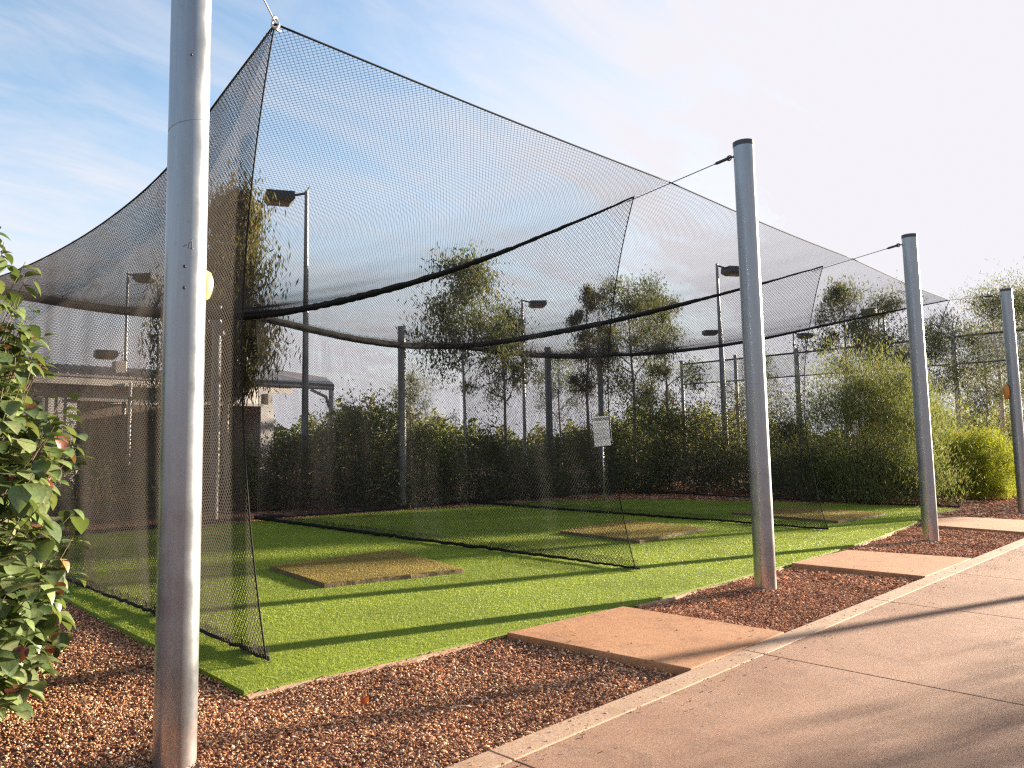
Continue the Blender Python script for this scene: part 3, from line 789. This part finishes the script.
# rear net, in three bays
BL = ['black rear net of the nearest bay in front of the dark shrubs', 'black rear net of the middle bay behind the middle mat', 'black rear net of the far bay']
for i in range(3):
    x0, x1 = [(1.4, 7.0), (7.0, 13.43), (13.43, 20.76)][i]
    bt = curve([(x0, YR, .012), ((x0 + x1) / 2, YR - .35, .014), (x1, YR - .02, .012)])
    S = wall('b', back_rope[i], bt, 4, .05, 4.1 + i)
    net_thing('rear_net', BL[i], S, x1 - x0, 4.1, M['net_brown'], [(back_rope[i], 60, .082, .005), (bt, 60, .04, .012)], GN, cell=.042, tw=.0019, bunches=[(lambda u, f_=back_rope[i]: f_(u) + np.array([0, 0, .07]), x1 - x0, .10)])

# support cables from pole heads to the nets, with turnbuckles and shackles
def cable(P0, P1, sag, label, kind):
    P0, P1 = np.array(P0, float), np.array(P1, float)
    root = empty('support_cable', tuple(P0), label, 'cable', 'wire support cables of the nets')
    t = np.linspace(0, 1, 14)[:, None]; L = (P1 - P0) * t; L[:, 2] -= (sag * np.sin(np.pi * t))[:, 0]
    b = MB(); b.tube(L, .006, 6); b.build('wire', M['wire'], root)
    d = (P1 - P0) / np.linalg.norm(P1 - P0)
    b = MB(); b.tube([d * .03, d * .06, d * .2, d * .23], [.008, .02, .02, .007], 8); b.build('turnbuckle', M['dark_steel'], root)
    if kind:
        e = P1 - P0; b = MB(); tt = np.linspace(0, 2 * np.pi, 13)
        b.tube(np.array([e + np.array([math.cos(a) * .03, 0.01 * math.sin(2 * a), math.sin(a) * .045]) for a in tt]), .011, 7, False)
        b.tube([e + np.array([-.035, 0, -.04]), e + np.array([.05, .01, -.055])], .012, 7)
        b.build('shackle', M['steel'], root)
    return root
cable((0.12, 0.10, 4.93), (1.32, 1.15, 4.915), 0.01, 'short wire cable between nearest pole head and the net corner', 1)
cable((7.083, .12, 4.94), (7.0, 1.49, 4.69), 0.0, 'short wire cable from the second pole head', 0)
cable((13.433, .12, 4.94), (13.43, 1.56, 4.70), 0.0, 'short wire cable from the third pole head', 0)
cable((20.76, .20, 4.95), (20.7, 1.08, 4.96), 0.0, 'short wire cable from the farthest pole head', 0)

# ------------------------------------------------------------------ pitch mats
def pitch_mat(pts, label, h=0.038):
    c = np.mean(pts, 0); root = empty('pitch_mat', (c[0], c[1], 0), label, 'mat', 'brown batting mats on the turf')
    pts = np.array(pts) - c; n = 4
    def prism(P, z0, z1):
        b = MB(); N = len(P); v = np.concatenate([np.c_[P, np.full(N, z0)], np.c_[P, np.full(N, z1)]])
        b.add(v, [(i, (i + 1) % N, N + (i + 1) % N, N + i) for i in range(N)], ngons=[list(range(N))[::-1], list(range(N, 2 * N))]); return b
    P = densify(np.vstack([pts, pts[:1]]), .12)[:-1]; P = P + rng.normal(0, .004, P.shape)
    prism(P, -.01, h - .012).build('backing', M['bark_brown'], root, smooth=False)
    prism(P * 0.994, h - .012, h).build('pile', M['pile'], root, smooth=False)
    # short fibres
    m = 26000; Q = rng.uniform(0, 1, (m, 2)); a, b_, c_, d_ = pts
    X = (a * (1 - Q[:, :1]) + b_ * Q[:, :1]) * (1 - Q[:, 1:]) + (d_ * (1 - Q[:, :1]) + c_ * Q[:, :1]) * Q[:, 1:]
    v, t, col = blades(X, .014, .006, (0.20, 0.14, 0.04), (0.48, 0.37, 0.13)); v[:, 2] += h + .012
    fb = MB(); fb.add(v, tris=t, col=col); o = fb.build('fibres', M['blade'], root, smooth=False, color=True); o['kind'] = 'stuff'
    return root
pitch_mat([(3.41, 3.21), (5.27, 2.86), (5.83, 4.71), (3.64, 4.65)], 'large brown mat in the nearest bay with its corner in the sun')
pitch_mat([(9.35, 2.86), (11.83, 3.03), (12.1, 4.75), (9.54, 4.5)], 'brown mat in the middle bay behind the first divider net')
pitch_mat([(14.9, 1.87), (17.38, 1.79), (18.0, 3.9), (15.2, 4.1)], 'dark brown mat in the far bay beside the third pole')

# ------------------------------------------------------------------ sign
def text_obj(s, size, name, mat, parent, loc, rot):
    cu = bpy.data.curves.new(name, 'FONT'); cu.body = s; cu.size = size; cu.extrude = .0008; cu.offset = .004; cu.align_x = 'CENTER'
    o = bpy.data.objects.new(name, cu); COL.objects.link(o)
    dg = bpy.context.evaluated_depsgraph_get(); me = bpy.data.meshes.new_from_object(o.evaluated_get(dg))
    bpy.data.objects.remove(o); me.materials.clear(); me.materials.append(mat)
    q = bpy.data.objects.new(name, me); COL.objects.link(q); q.parent = parent; q.location = loc; q.rotation_euler = rot; q.scale = (.80, 1, 1)
    return q
SD = 21.3
sp_ = at(602, SD); sroot = empty('information_sign', tuple(sp_), 'small white information sign headed CRICKET NETS on a thin post', 'sign', rz=-YAW + 0.52)
b = MB(); b.tube([(0, .03, -.1), (0, .03, 1.9)], .022, 10); b.build('post', M['steel'], sroot)
bw, bh, bz = .66, .80, 1.86
b = MB(); b.box((0, 0, bz), (bw, .012, bh)); bo = b.build('board', M['white'], sroot, smooth=False, bevel=.004); bo.rotation_euler = (0, R(-4), 0); bo.location = (.1, 0, 0)
text_obj('CRICKET NETS', .11, 'heading', M['ink'], bo, (0, -.0075, bz + .29), (R(90), 0, 0))
rr = random.Random(3)
b = MB()
for i, z in enumerate([.22, .16, .07, .03, -.05, -.09, -.17, -.21, -.29]):
    wl = rr.uniform(.36, .54); b.box((-.28 + wl / 2, -.0072, bz + z), (wl, .001, .012))
b.build('printed_lines', mat_plain('faded_ink', (.45, .46, .5), .7), bo, smooth=False)

# ------------------------------------------------------------------ floodlights
def floodlight(px, D, h, armdir, label, r=.085, big=1.0, two=False):
    p0 = at(px, D); root = empty('floodlight', tuple(p0), label, 'floodlight', 'floodlight poles behind the nets')
    b = MB(); b.tube([(0, 0, -.1), (0, 0, h * .45), (0, 0, h)], [r, r * .8, r * .5], 12); b.build('pole', M['galv_far'], root, sharp=40)
    a = np.array([math.cos(armdir), math.sin(armdir), 0]); s = np.array([-a[1], a[0], 0])
    b = MB(); b.tube([np.array([0, 0, h - .06]), a * .22 + (0, 0, h - .12), a * .42 * big + (0, 0, h - .16)], .035, 8); b.build('arm', M['dark_steel'], root)
    c = a * (.42 * big + .28) + np.array([0, 0, h - .24])
    l, wd, t = .36 * big, .25 * big, .13 * big
    top = [c + a * x * l + s * y * wd + np.array([0, 0, t]) for x, y in ((-1, -1), (1, -1), (1, 1), (-1, 1))]
    mid = [c + a * x * l * 1.04 + s * y * wd * 1.04 + np.array([0, 0, -t * .5]) for x, y in ((-1, -1), (1, -1), (1, 1), (-1, 1))]
    bot = [c + a * x * l * .72 + s * y * wd * .72 + np.array([0, 0, -t * 1.3]) for x, y in ((-1, -1), (1, -1), (1, 1), (-1, 1))]
    b = MB(); b.add(np.array(top + mid), [(i, (i + 1) % 4, 4 + (i + 1) % 4, 4 + i) for i in range(4)] + [(3, 2, 1, 0)])
    hd = b.build('lamp_housing', M['lamp_body'], root, smooth=False)
    b = MB(); b.add(np.array(mid + bot), [(i, (i + 1) % 4, 4 + (i + 1) % 4, 4 + i) for i in range(4)] + [(4, 5, 6, 7)])
    b.build('lens', M['lens'], hd, smooth=False)
    return root
AL = math.atan2(-HR[1], -HR[0])      # arm towards the left of the photo
AR = math.atan2(HR[1], HR[0])
floodlight(305, 19.7, 8.05, AL + 0.25, 'tall floodlight pole with lamp arm to the left, nearest of all', .10, 1.0)
floodlight(124, 29, 7.95, AR - .2, 'floodlight pole left of the nearest pole with lamp arm to the right', .09, 1.0)
floodlight(524, 35, 8.0, AR, 'floodlight pole behind the middle bay above the trees', .09)
floodlight(723, 28, 8.0, AR + .2, 'floodlight pole whose lamp is partly behind the second pole', .09)
floodlight(725, 45, 8.05, AL, 'distant floodlight with lamp arm to the left beside second pole', .09)
floodlight(889, 38, 8.0, AL + .5, 'floodlight with large lamp just left of the third pole', .09, 1.3)
floodlight(797, 46, 8.0, AR, 'distant small floodlight right of the second pole', .08)
floodlight(121, 52, 7.6, AR - 2.6, 'distant floodlight with wide lamp above the building roof', .09, 1.9)
# its shadow falls across the path: stands beyond the right edge of the view
o = floodlight(0, 1, 7.5, 2.0, 'floodlight pole standing on the far side of the footpath', .09); o.location = (20.5, -5.25, 0)

# ------------------------------------------------------------------ building and shelter
BY0 = at(95, 26.5); bx0, by0 = BY0[0], BY0[1]
bld = empty('sports_building', (bx0, by0, 0), 'low grey clubroom with ribbed wall and dark opening behind the left nets', 'building')
def bb(name, mat, boxes, parent=bld, bevel=0.0):
    b = MB()
    for c, s in boxes: b.box(c, s)
    return b.build(name, mat, parent, smooth=False, bevel=bevel)
# facade runs along world X; rear is +Y
ribs = [((-9 + i * .3, -.012, 1.75), (.1, .024, 3.5)) for i in range(28)]
bb('wall', M['clad'], [((-4.9, .1, 1.75), (8.6, .2, 3.5)), ((3.0, .1, 3.28), (7.2, .2, .46)), ((6.9, .1, 1.5), (.6, .2, 3.1)), ((-1, 8.0, 1.75), (16.4, .2, 3.5)), ((-9.1, 4, 1.75), (.2, 7.8, 3.5)), ((7.1, 4, 1.75), (.2, 7.8, 3.5))] + [r_ for r_ in ribs if r_[0][0] < -.75])
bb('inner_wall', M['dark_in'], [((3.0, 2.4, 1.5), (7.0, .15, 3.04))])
bb('fascia', M['fascia'], [((-1, -.62, 3.60), (17.4, .06, .26))])
bb('beam', M['roof'], [((3.0, -.06, 3.02), (7.3, .12, .10))])
b = MB(); v = np.array([(-9.7, -.7, 3.72), (7.7, -.7, 3.72), (7.7, 3.9, 4.45), (-9.7, 3.9, 4.45), (7.7, 8.5, 3.72), (-9.7, 8.5, 3.72)])
v2 = v + np.array([0, 0, .08]); b.add(np.concatenate([v, v2]), [(0, 3, 2, 1), (3, 5, 4, 2), (6, 7, 8, 9), (9, 8, 10, 11), (0, 1, 7, 6), (5, 11, 10, 4)], ngons=[(0, 6, 9, 11, 5, 3), (1, 2, 4, 10, 8, 7)])
rf = b.build('roof', M['roof'], bld, smooth=False)
b = MB()
for i in range(58): b.tube([(-9.6 + i * .3, -.7, 3.82), (-9.6 + i * .3, 3.88, 4.55)], .02, 5)
b.build('roof_rib', M['roof'], rf)
b = MB(); b.box((1.2, 1.0, 4.25), (.35, .35, .45)); b.build('vent', M['roof'], rf, smooth=False)
b = MB(); b.tube([(0.9, -.75, -.05), (0.9, -.75, 3.6)], .06, 8); b.build('post', M['fascia'], bld)
# shelter roof that reaches to the right of the building
sp0 = at(292, 23.5); sh = empty('shelter', (sp0[0], sp0[1], 0), 'open shelter with sloping steel roof and curved bracket post', 'shelter')
def shp(px, D, z):
    q = at(px, D) - sp0; return np.array([q[0], q[1], z])
EZ = lambda y, D: 1.6 + (441 - y) / F * D
b = MB(); ax0, ax1 = shp(225, 23.5, EZ(380, 23.5)), shp(334, 23.5, EZ(387, 23.5))
dv = np.array([HF[0], HF[1], 0]) * 3.5
tp0, tp1 = ax0 + dv + np.array([0, 0, .75]), ax1 + dv + np.array([-.6, 0, .45])
V = np.array([ax0, ax1, tp1, tp0]); V2 = V + np.array([0, 0, .09])
b.add(np.concatenate([V, V2]), [(3, 2, 1, 0), (4, 5, 6, 7), (0, 1, 5, 4), (1, 2, 6, 5), (2, 3, 7, 6), (3, 0, 4, 7)])
b.build('roof', M['roof'], sh, smooth=False)
b = MB(); dn = np.array([0, 0, -.05]); b.tube([ax0 + dn, ax1 + dn], .05, 8); b.build('gutter', M['fascia'], sh)
for e0 in (ax1 + np.array([-.05, .08, -.08]), ax0 + np.array([0.1, .1, -.08])):
    b = MB(); foot = np.array([e0[0], e0[1], -.05]); b.tube([foot, foot * .5 + e0 * .5, e0], .075, 10); b.build('post', M['fascia'], sh)
    br = MB(); k = -1 if e0[0] > 0 else 1
    dd = (ax1 - ax0); dd = dd / np.linalg.norm(dd)
    br.tube([e0 + np.array([0, 0, -.62]), e0 + dd * k * .16 + np.array([0, 0, -.22]), e0 + dd * k * .62 + np.array([0, 0, -.03])], .045, 8); br.build('bracket', M['fascia'], sh)

# distant second cage of nets beyond the trees
def far_cage(pts, zt, zb, label):
    o0 = np.array(pts[0]); root = empty('far_net_fence', (o0[0], o0[1], 0), label, 'net fence')
    P = np.array([np.array(q) - o0 for q in pts])
    for q in P:
        b = MB(); b.tube([(q[0], q[1], -.1), (q[0], q[1], zt + .25)], .10, 10); b.build('post', M['galv_far'], root)
    for z, rr_ in ((zt, .05), (zb, .035)):
        b = MB(); b.tube([(q[0], q[1], z) for q in P], rr_, 8); b.build('rail' if z == zt else 'bottom_rope', M['dark_steel'], root)
    tot = np.linalg.norm(P[-1] - P[0])
    f = lambda s, t: P[0] * (1 - s)[..., None] + P[-1] * s[..., None] + np.stack([0 * s, 0 * s, zt + (zb - zt) * t - P[0][2]], -1)
    m = net_mesh(f, tot, zt - zb, .06, .006, .5, False); m.build('netting', M['shade'], root, smooth=False)
    return root
A, B = at(683, 50), at(1060, 33.5)
far_cage([A + (B - A) * k for k in np.linspace(0, 1, 6)], 6.45, 5.15, 'distant row of grey netting on rails beyond the trees at right')

# ------------------------------------------------------------------ foliage
def leaf_quads(mb, P, D, N, L, W, C):
    """rhombic leaves: centre P, direction D, side N"""
    n = len(P); L = np.asarray(L).reshape(-1, 1) * np.ones((n, 1)); W = np.asarray(W).reshape(-1, 1) * np.ones((n, 1))
    v = np.stack([P - D * L * .5, P + N * W * .5 - D * L * .05, P + D * L * .5, P - N * W * .5 - D * L * .05], 1)
    mb.add(v.reshape(-1, 3), np.arange(4 * n).reshape(n, 4), col=np.repeat(C, 4, 0))
def unit(v): return v / (np.linalg.norm(v, axis=-1, keepdims=True) + 1e-9)
def palette(n, pal, w=None, var=.25):
    c = np.array(pal)[rng.choice(len(pal), n, p=w)]
    return c * rng.uniform(1 - var, 1 + var, (n, 1)) * rng.uniform(.93, 1.07, (n, 3))
GREEN = [(0.10, 0.125, 0.058), (0.15, 0.17, 0.082), (0.20, 0.21, 0.11), (0.15, 0.115, 0.075)]
DARK = [(0.075, 0.092, 0.048), (0.115, 0.135, 0.07), (0.16, 0.17, 0.092), (0.14, 0.095, 0.068)]
FRESH = [(0.11, 0.14, 0.045), (0.15, 0.18, 0.06), (0.08, 0.10, 0.035)]
YELLOW = [(0.24, 0.26, 0.03), (0.32, 0.31, 0.04), (0.16, 0.20, 0.03)]
GUM = [(0.075, 0.095, 0.05), (0.11, 0.125, 0.07), (0.05, 0.065, 0.035), (0.14, 0.12, 0.07)]

def limb(mb, a, b, r0, r1, bend=.12, n=5, sides=6):
    t = np.linspace(0, 1, n)[:, None]; P = a * (1 - t) + b * t
    P[1:-1] += rng.normal(0, bend * np.linalg.norm(b - a) / n, (n - 2, 3))
    mb.tube(P, np.linspace(r0, r1, n), sides, False); return P
def gum_tree(loc, h, spread, nl, label, bark='bark_grey', pal=GUM, droop=.75, first=.38, tr=.07, leafL=.15, leafW=.035, nlimb=9, lean=(0, 0), group='gum trees behind the nets', clump=.42, name='gum_tree'):
    root = empty(name, tuple(loc), label, 'tree', group); nl = int(nl * 1.9); leafL *= .95; leafW *= .88
    T = MB(); top = np.array([lean[0], lean[1], h * .93])
    n = 9; t = np.linspace(0, 1, n)[:, None]; P = np.zeros(3) * (1 - t) + top * t
    P[1:] += np.c_[rng.normal(0, .035 * h / n * 2, (n - 1, 2)), np.zeros(n - 1)].cumsum(0) * .5
    P[0, 2] = -.1
    T.tube(P, np.linspace(tr, tr * .22, n), 9, False)
    ends = []
    for i in range(nlimb):
        u = first + (1 - first) * (i + rng.uniform(0, .8)) / nlimb; u = min(u, .99)
        a = np.array([np.interp(u, t[:, 0], P[:, k]) for k in range(3)])
        az = i * 2.4 + rng.uniform(-.6, .6); ln = spread * (1.05 - .55 * (u - first) / (1 - first)) * rng.uniform(.65, 1.1)
        b = a + np.array([math.cos(az) * ln, math.sin(az) * ln, ln * rng.uniform(.45, 1.1)])
        b[2] = min(b[2], h * .98)
        limb(T, a, b, tr * .42 * (1.15 - u * .6), tr * .1, .15)
        ends.append(b)
        for j in range(3):
            k = rng.uniform(.35, .9); c = a * (1 - k) + b * k
            e = c + rng.normal(0, 1, 3) * np.array([1, 1, .6]) * ln * .42 + np.array([0, 0, ln * .12])
            limb(T, c, e, tr * .16, tr * .05, .15, 4, 5); ends.append(e)
    ends.append(P[-1] + np.array([0, 0, .1]))
    ends = np.array(ends)
    T.build('trunk', M[bark], root)
    wts = rng.uniform(.4, 1.5, len(ends)); wts /= wts.sum()
    k = rng.choice(len(ends), nl, p=wts)
    sz = clump * spread * rng.uniform(.28, .75, len(ends))
    Pl = ends[k] + rng.normal(0, 1, (nl, 3)) * np.array([.8, .8, .8]) * sz[k][:, None]
    Pl[:, 2] -= np.abs(rng.normal(0, .55, nl)) * sz[k] * 1.3 * droop
    D = unit(rng.normal(0, .55, (nl, 3)) + np.array([0, 0, -droop * 1.2])); N = unit(np.cross(D, rng.normal(0, 1, (nl, 3))))
    tone = rng.uniform(.75, 1.3, len(ends))[k][:, None]
    C = MB(); leaf_quads(C, Pl, D, N, leafL * rng.uniform(.6, 1.3, nl), leafW * rng.uniform(.7, 1.3, nl), palette(nl, pal) * tone)
    C.build('crown', M['leaf'], root, smooth=False, color=True)
    return root
def shrub(loc, rad, h, nl, label, pal=DARK, leafL=.10, leafW=.045, up=.2, nclump=38, group='shrubs behind the nets', name='shrub', flat=1.0, stems=9, bark='bark_brown', w=None, rz=0., tuft=.2, full=1.0):
    root = empty(name, tuple(loc), label, 'shrub', group, rz); nl = int(nl * 1.7); leafL *= .8; leafW *= .78
    rx, ry = rad if isinstance(rad, tuple) else (rad, rad)
    # clumps: shells of an uneven mound
    u = rng.normal(0, 1, (nclump, 3)); u = unit(u); u[:, 2] = np.abs(u[:, 2]) ** full
    rr_ = rng.uniform(.45, 1.0, nclump) ** .6
    K = np.stack([u[:, 0] * rx * rr_, u[:, 1] * ry * rr_, .08 * h + (u[:, 2] * rr_) * h * .88], 1)
    K[:, 2] *= rng.uniform(.8, 1.08, nclump)
    low = rng.uniform(0, 1, nclump) < .3; K[low, 2] *= .35
    T = MB()
    for i in range(stems):
        e = K[rng.integers(nclump)]
        limb(T, np.array([rng.normal(0, .12 * rx), rng.normal(0, .12 * ry), -.05]), e, .022, .006, .15, 5, 5)
    T.build('stem', M[bark], root)
    sz = tuft * (rx + ry + h) / 3 * rng.uniform(.45, 1.3, nclump)
    k = rng.integers(0, nclump, nl)
    Pl = K[k] + rng.normal(0, 1, (nl, 3)) * sz[k][:, None] * np.array([1, 1, .85])
    Pl[:, 2] = np.where(Pl[:, 2] < .03, rng.uniform(.03, .35 * h, nl), Pl[:, 2])
    out = unit(Pl - np.array([0, 0, h * .3]))
    D = unit(rng.normal(0, .7, (nl, 3)) + out * .5 + np.array([0, 0, up])); N = unit(np.cross(D, rng.normal(0, 1, (nl, 3))))
    tone = rng.uniform(.75, 1.3, nclump)[k][:, None]
    C = MB(); leaf_quads(C, Pl, D, N, leafL * rng.uniform(.6, 1.35, nl), leafW * rng.uniform(.7, 1.3, nl), palette(nl, pal, w) * tone)
    C.build('foliage', M['leaf'], root, smooth=False, color=True)
    return root

# rear bed, left to right
shrub(at(90, 16.5), (1.6, 1.0), 2.3, 7000, 'dark shrub at far left behind the side net')
shrub(at(190, 20), (1.7, 1.1), 2.0, 6000, 'dark shrub below the weeping tree')
shrub(at(262, 20), (1.25, 1.0), 2.35, 7000, 'dark glossy shrub left of the tallest floodlight pole')
shrub(at(312, 19.2), (1.2, 1.0), 1.95, 7000, 'dark shrub with reddish tips around the tallest floodlight pole', pal=DARK + [(0.16, 0.06, 0.035)])
shrub(at(364, 20.2), (1.15, 1.1), 3.2, 15000, 'tall round topped grey green bush left of a rear post', pal=GREEN)
shrub(at(424, 21), (1.15, 1.0), 2.75, 8000, 'light green shrub right of the round topped bush', pal=FRESH + GREEN)
shrub(at(478, 22), (1.4, 1.0), 2.2, 7500, 'dark shrub at the foot of the slim tree')
shrub(at(538, 23.2), (1.5, 1.1), 2.35, 7500, 'dark olive shrub behind the rear post left of the sign')
shrub(at(590, 25.2), (1.4, 1.0), 2.35, 7000, 'dark reddish shrub directly behind the sign', pal=DARK + [(0.13, 0.06, 0.04)])
shrub(at(640, 25), (1.5, 1.2), 3.2, 9000, 'mixed green shrub right of the sign with pale leaves', pal=GREEN + FRESH)
shrub(at(690, 24.5), (1.5, 1.2), 3.15, 9500, 'dark broad shrub left of the second pole', w=None)
shrub(at(742, 25), (1.6, 1.3), 3.4, 10000, 'tall olive shrub behind the second pole', pal=GREEN + DARK)
shrub(at(795, 22.5), (1.2, 1.2), 3.3, 9000, 'dark shrub right of the second pole', pal=DARK + GREEN)
shrub(at(862, 20.8), (1.85, 1.6), 4.05, 52000, 'tall feathery green bush left of the third pole', pal=FRESH + GREEN, leafL=.13, leafW=.018, up=1.6, nclump=130, name='feathery_bush', stems=34, tuft=.15, full=.55)
shrub(at(908, 23.2), (1.2, 1.2), 3.5, 20000, 'feathery green bush partly behind the third pole', pal=FRESH + GREEN, leafL=.13, leafW=.018, up=1.5, nclump=70, name='feathery_bush', stems=18, tuft=.16, full=.6)
shrub(at(972, 22.3), (1.15, 1.05), 2.05, 40000, 'low bright yellow green shrub right of the third pole', pal=YELLOW, leafL=.10, leafW=.016, up=.7, nclump=110, name='yellow_shrub', stems=18, tuft=.13, full=.7)
shrub(at(930, 27), (1.5, 1.5), 2.9, 9000, 'green shrub behind the third pole', pal=GREEN + FRESH)
shrub(at(1000, 31), (2.0, 2.0), 3.2, 9000, 'grey green shrub behind the yellow shrub', pal=GREEN)
shrub(at(1062, 27), (1.6, 1.6), 3.0, 8000, 'dark shrub right of the farthest pole', pal=DARK + GREEN)

# trees
gum_tree(at(228, 19), 8.3, 1.05, 13000, 'weeping gum with long hanging foliage behind the nearest pole', droop=1.5, first=.35, leafL=.22, leafW=.04, nlimb=12, clump=.55, pal=[(0.085, 0.075, 0.04), (0.12, 0.10, 0.055), (0.06, 0.06, 0.03)], tr=.09)
gum_tree(at(183, 20), 5.9, 1.1, 2200, 'thin gum with sparse hanging leaves left of the weeping gum', droop=1.3, leafL=.22, leafW=.045, clump=.5)
gum_tree(at(464, 21.5), 6.75, 1.3, 5200, 'slim gum with open crown over the middle of the nets', leafL=.16, leafW=.04, nlimb=10, first=.5, tr=.06, bark='bark_pale')
gum_tree(at(505, 26), 6.2, 1.0, 3600, 'small upright gum right of the slim open gum', pal=GUM + FRESH, first=.45)
gum_tree(at(588, 27), 7.3, .8, 3600, 'narrow reddish gum above the sign', pal=[(0.11, 0.075, 0.05), (0.09, 0.09, 0.05), (0.15, 0.13, 0.07)], first=.4)
gum_tree(at(632, 28), 7.8, 1.5, 6500, 'spreading gum right of the sign', nlimb=12, first=.35)
gum_tree(at(668, 30), 7.4, 1.3, 4600, 'gum with dangling branches left of the second pole', first=.35)
gum_tree(at(846, 30), 7.9, 1.3, 4600, 'gum above the feathery bush', first=.5, nlimb=10)
gum_tree(at(882, 31), 7.6, 1.4, 4000, 'gum beside the large floodlight lamp', first=.45)
gum_tree(at(957, 34), 7.2, 1.9, 6000, 'broad gum with dark open crown right of the third pole', first=.3, bark='bark_pale')
gum_tree(at(1000, 38), 9.2, 2.4, 8000, 'tall pale trunked gum beside the farthest pole', first=.35, bark='bark_pale', tr=.13, nlimb=14)
gum_tree(at(1048, 36), 9.0, 2.2, 6500, 'tall gum at the right end of the view', first=.3, bark='bark_pale', nlimb=12)
gum_tree(at(985, 48), 8.6, 2.2, 5000, 'distant gum behind the tall pale trunked gum', first=.35)
gum_tree(at(905, 46), 7.2, 1.8, 3600, 'distant small gum behind the third pole', first=.35)
gum_tree(at(760, 44), 6.6, 1.6, 3000, 'distant gum low behind the second pole', first=.4)
gum_tree(at(560, 40), 6.2, 1.5, 3000, 'distant gum behind the white sign', first=.4)
gum_tree(at(410, 38), 5.0, 1.4, 2600, 'distant low gum behind the rear post', first=.35)
# far scrub that closes the horizon
nl = 60000
far = MB(); px = rng.uniform(-120, 1300, nl); dd = rng.uniform(52, 80, nl)
Pf = np.stack([CAM[0] + HF[0] * dd + HR[0] * (px - PPX) / F * dd, CAM[1] + HF[1] * dd + HR[1] * (px - PPX) / F * dd, np.zeros(nl)], 1)
hh = 2.6 + 1.1 * np.sin(px * .021) + .8 * np.sin(px * .067 + dd) + .5 * np.sin(px * .19)
Pf[:, 2] = hh * rng.uniform(0, 1, nl) ** .8
D = unit(rng.normal(0, 1, (nl, 3))); N = unit(np.cross(D, rng.normal(0, 1, (nl, 3))))
leaf_quads(far, Pf, D, N, rng.uniform(.3, .7, nl), rng.uniform(.15, .3, nl), palette(nl, GREEN))
tag(far.build('treeline', M['leaf'], smooth=False, color=True), 'far scrub along the horizon', kind='stuff')
# trees across the footpath: their low-sun shade falls on the path and turf
gum_tree((18.6, -7.35, 0), 4.3, 1.0, 4200, 'gum across the footpath with a low crown', first=.3, group='gum trees across the footpath', nlimb=12, clump=.6)

# gums at the end of the reserve: the low sun comes through them
for x, y, h, r_ in ((39.5, -4.4, 8.0, 1.0), (41.5, -0.2, 8.6, 1.2), (44.0, 2.6, 9.0, 1.6), (37.0, 1.6, 7.0, 1.0)):
    gum_tree((x, y, 0), h, r_, 4200, 'gum standing past the farthest pole beyond the right end of the view', first=.18, group='gums past the farthest pole', nlimb=14, clump=.6)

# broad leaved bush at the left edge
def broad_bush(loc, label):
    root = empty('broad_leaved_bush', loc, label, 'bush')
    T = MB(); L = MB(); G = [(0.10, 0.145, 0.05), (0.135, 0.185, 0.065), (0.06, 0.095, 0.035), (0.17, 0.205, 0.09)]; RED = [(0.17, 0.045, 0.03), (0.13, 0.055, 0.035), (0.19, 0.12, 0.05)]
    r2 = np.random.default_rng(5)
    for i in range(470):
        az = r2.uniform(0, 6.28); hgt = r2.uniform(.25, 2.5) if i < 400 else r2.uniform(2.2, 3.15)
        rad = (.80 + .12 * math.sin(az * 3)) * math.sqrt(max(.1, 1 - ((hgt - 1.05) / 1.75) ** 2)) * r2.uniform(.6, 1.05)
        if hgt > 2.5: rad = r2.uniform(.05, .78) * max(.35, 1.9 - .5 * hgt)
        e = np.array([math.cos(az) * rad, math.sin(az) * rad, hgt])
        a = np.array([r2.normal(0, .07), r2.normal(0, .07), max(0, hgt - r2.uniform(.4, 1.0)) * .7 - .05])
        t = np.linspace(0, 1, 5)[:, None]; P = a * (1 - t) + e * t; P[1:-1] += r2.normal(0, .03, (3, 3))
        T.tube(P, np.linspace(.008, .002, 5), 5, False)
        nlv = r2.integers(8, 14)
        for j in range(nlv):
            k = r2.uniform(.3, 1.0) if j > 1 else r2.uniform(.93, 1.0); c = a * (1 - k) + e * k + r2.normal(0, .035, 3)
            aa = az + r2.normal(0, .9); S_ = r2.uniform(.085, .18) * (1 if hgt < 2 else .8)
            tip = k > .9 and r2.uniform() < .13
            col = (np.array(RED)[r2.integers(3)] if tip else np.array(G)[r2.integers(4)]) * r2.uniform(.75, 1.25)
            leafshape(L, c, S_ * (.7 if tip else 1), S_ * r2.uniform(.74, .98) * (.7 if tip else 1), aa, r2.uniform(-1.1, .35), col, r2.uniform(.05, .4), r2.uniform(.1, .6), 6)
    T.build('stem', M['bark_brown'], root); L.build('foliage', M['gloss_leaf'], root, color=True)
    return root
broad_bush((-0.74, 1.58, -.04), 'bush with broad glossy green leaves and red young tips at the left edge')
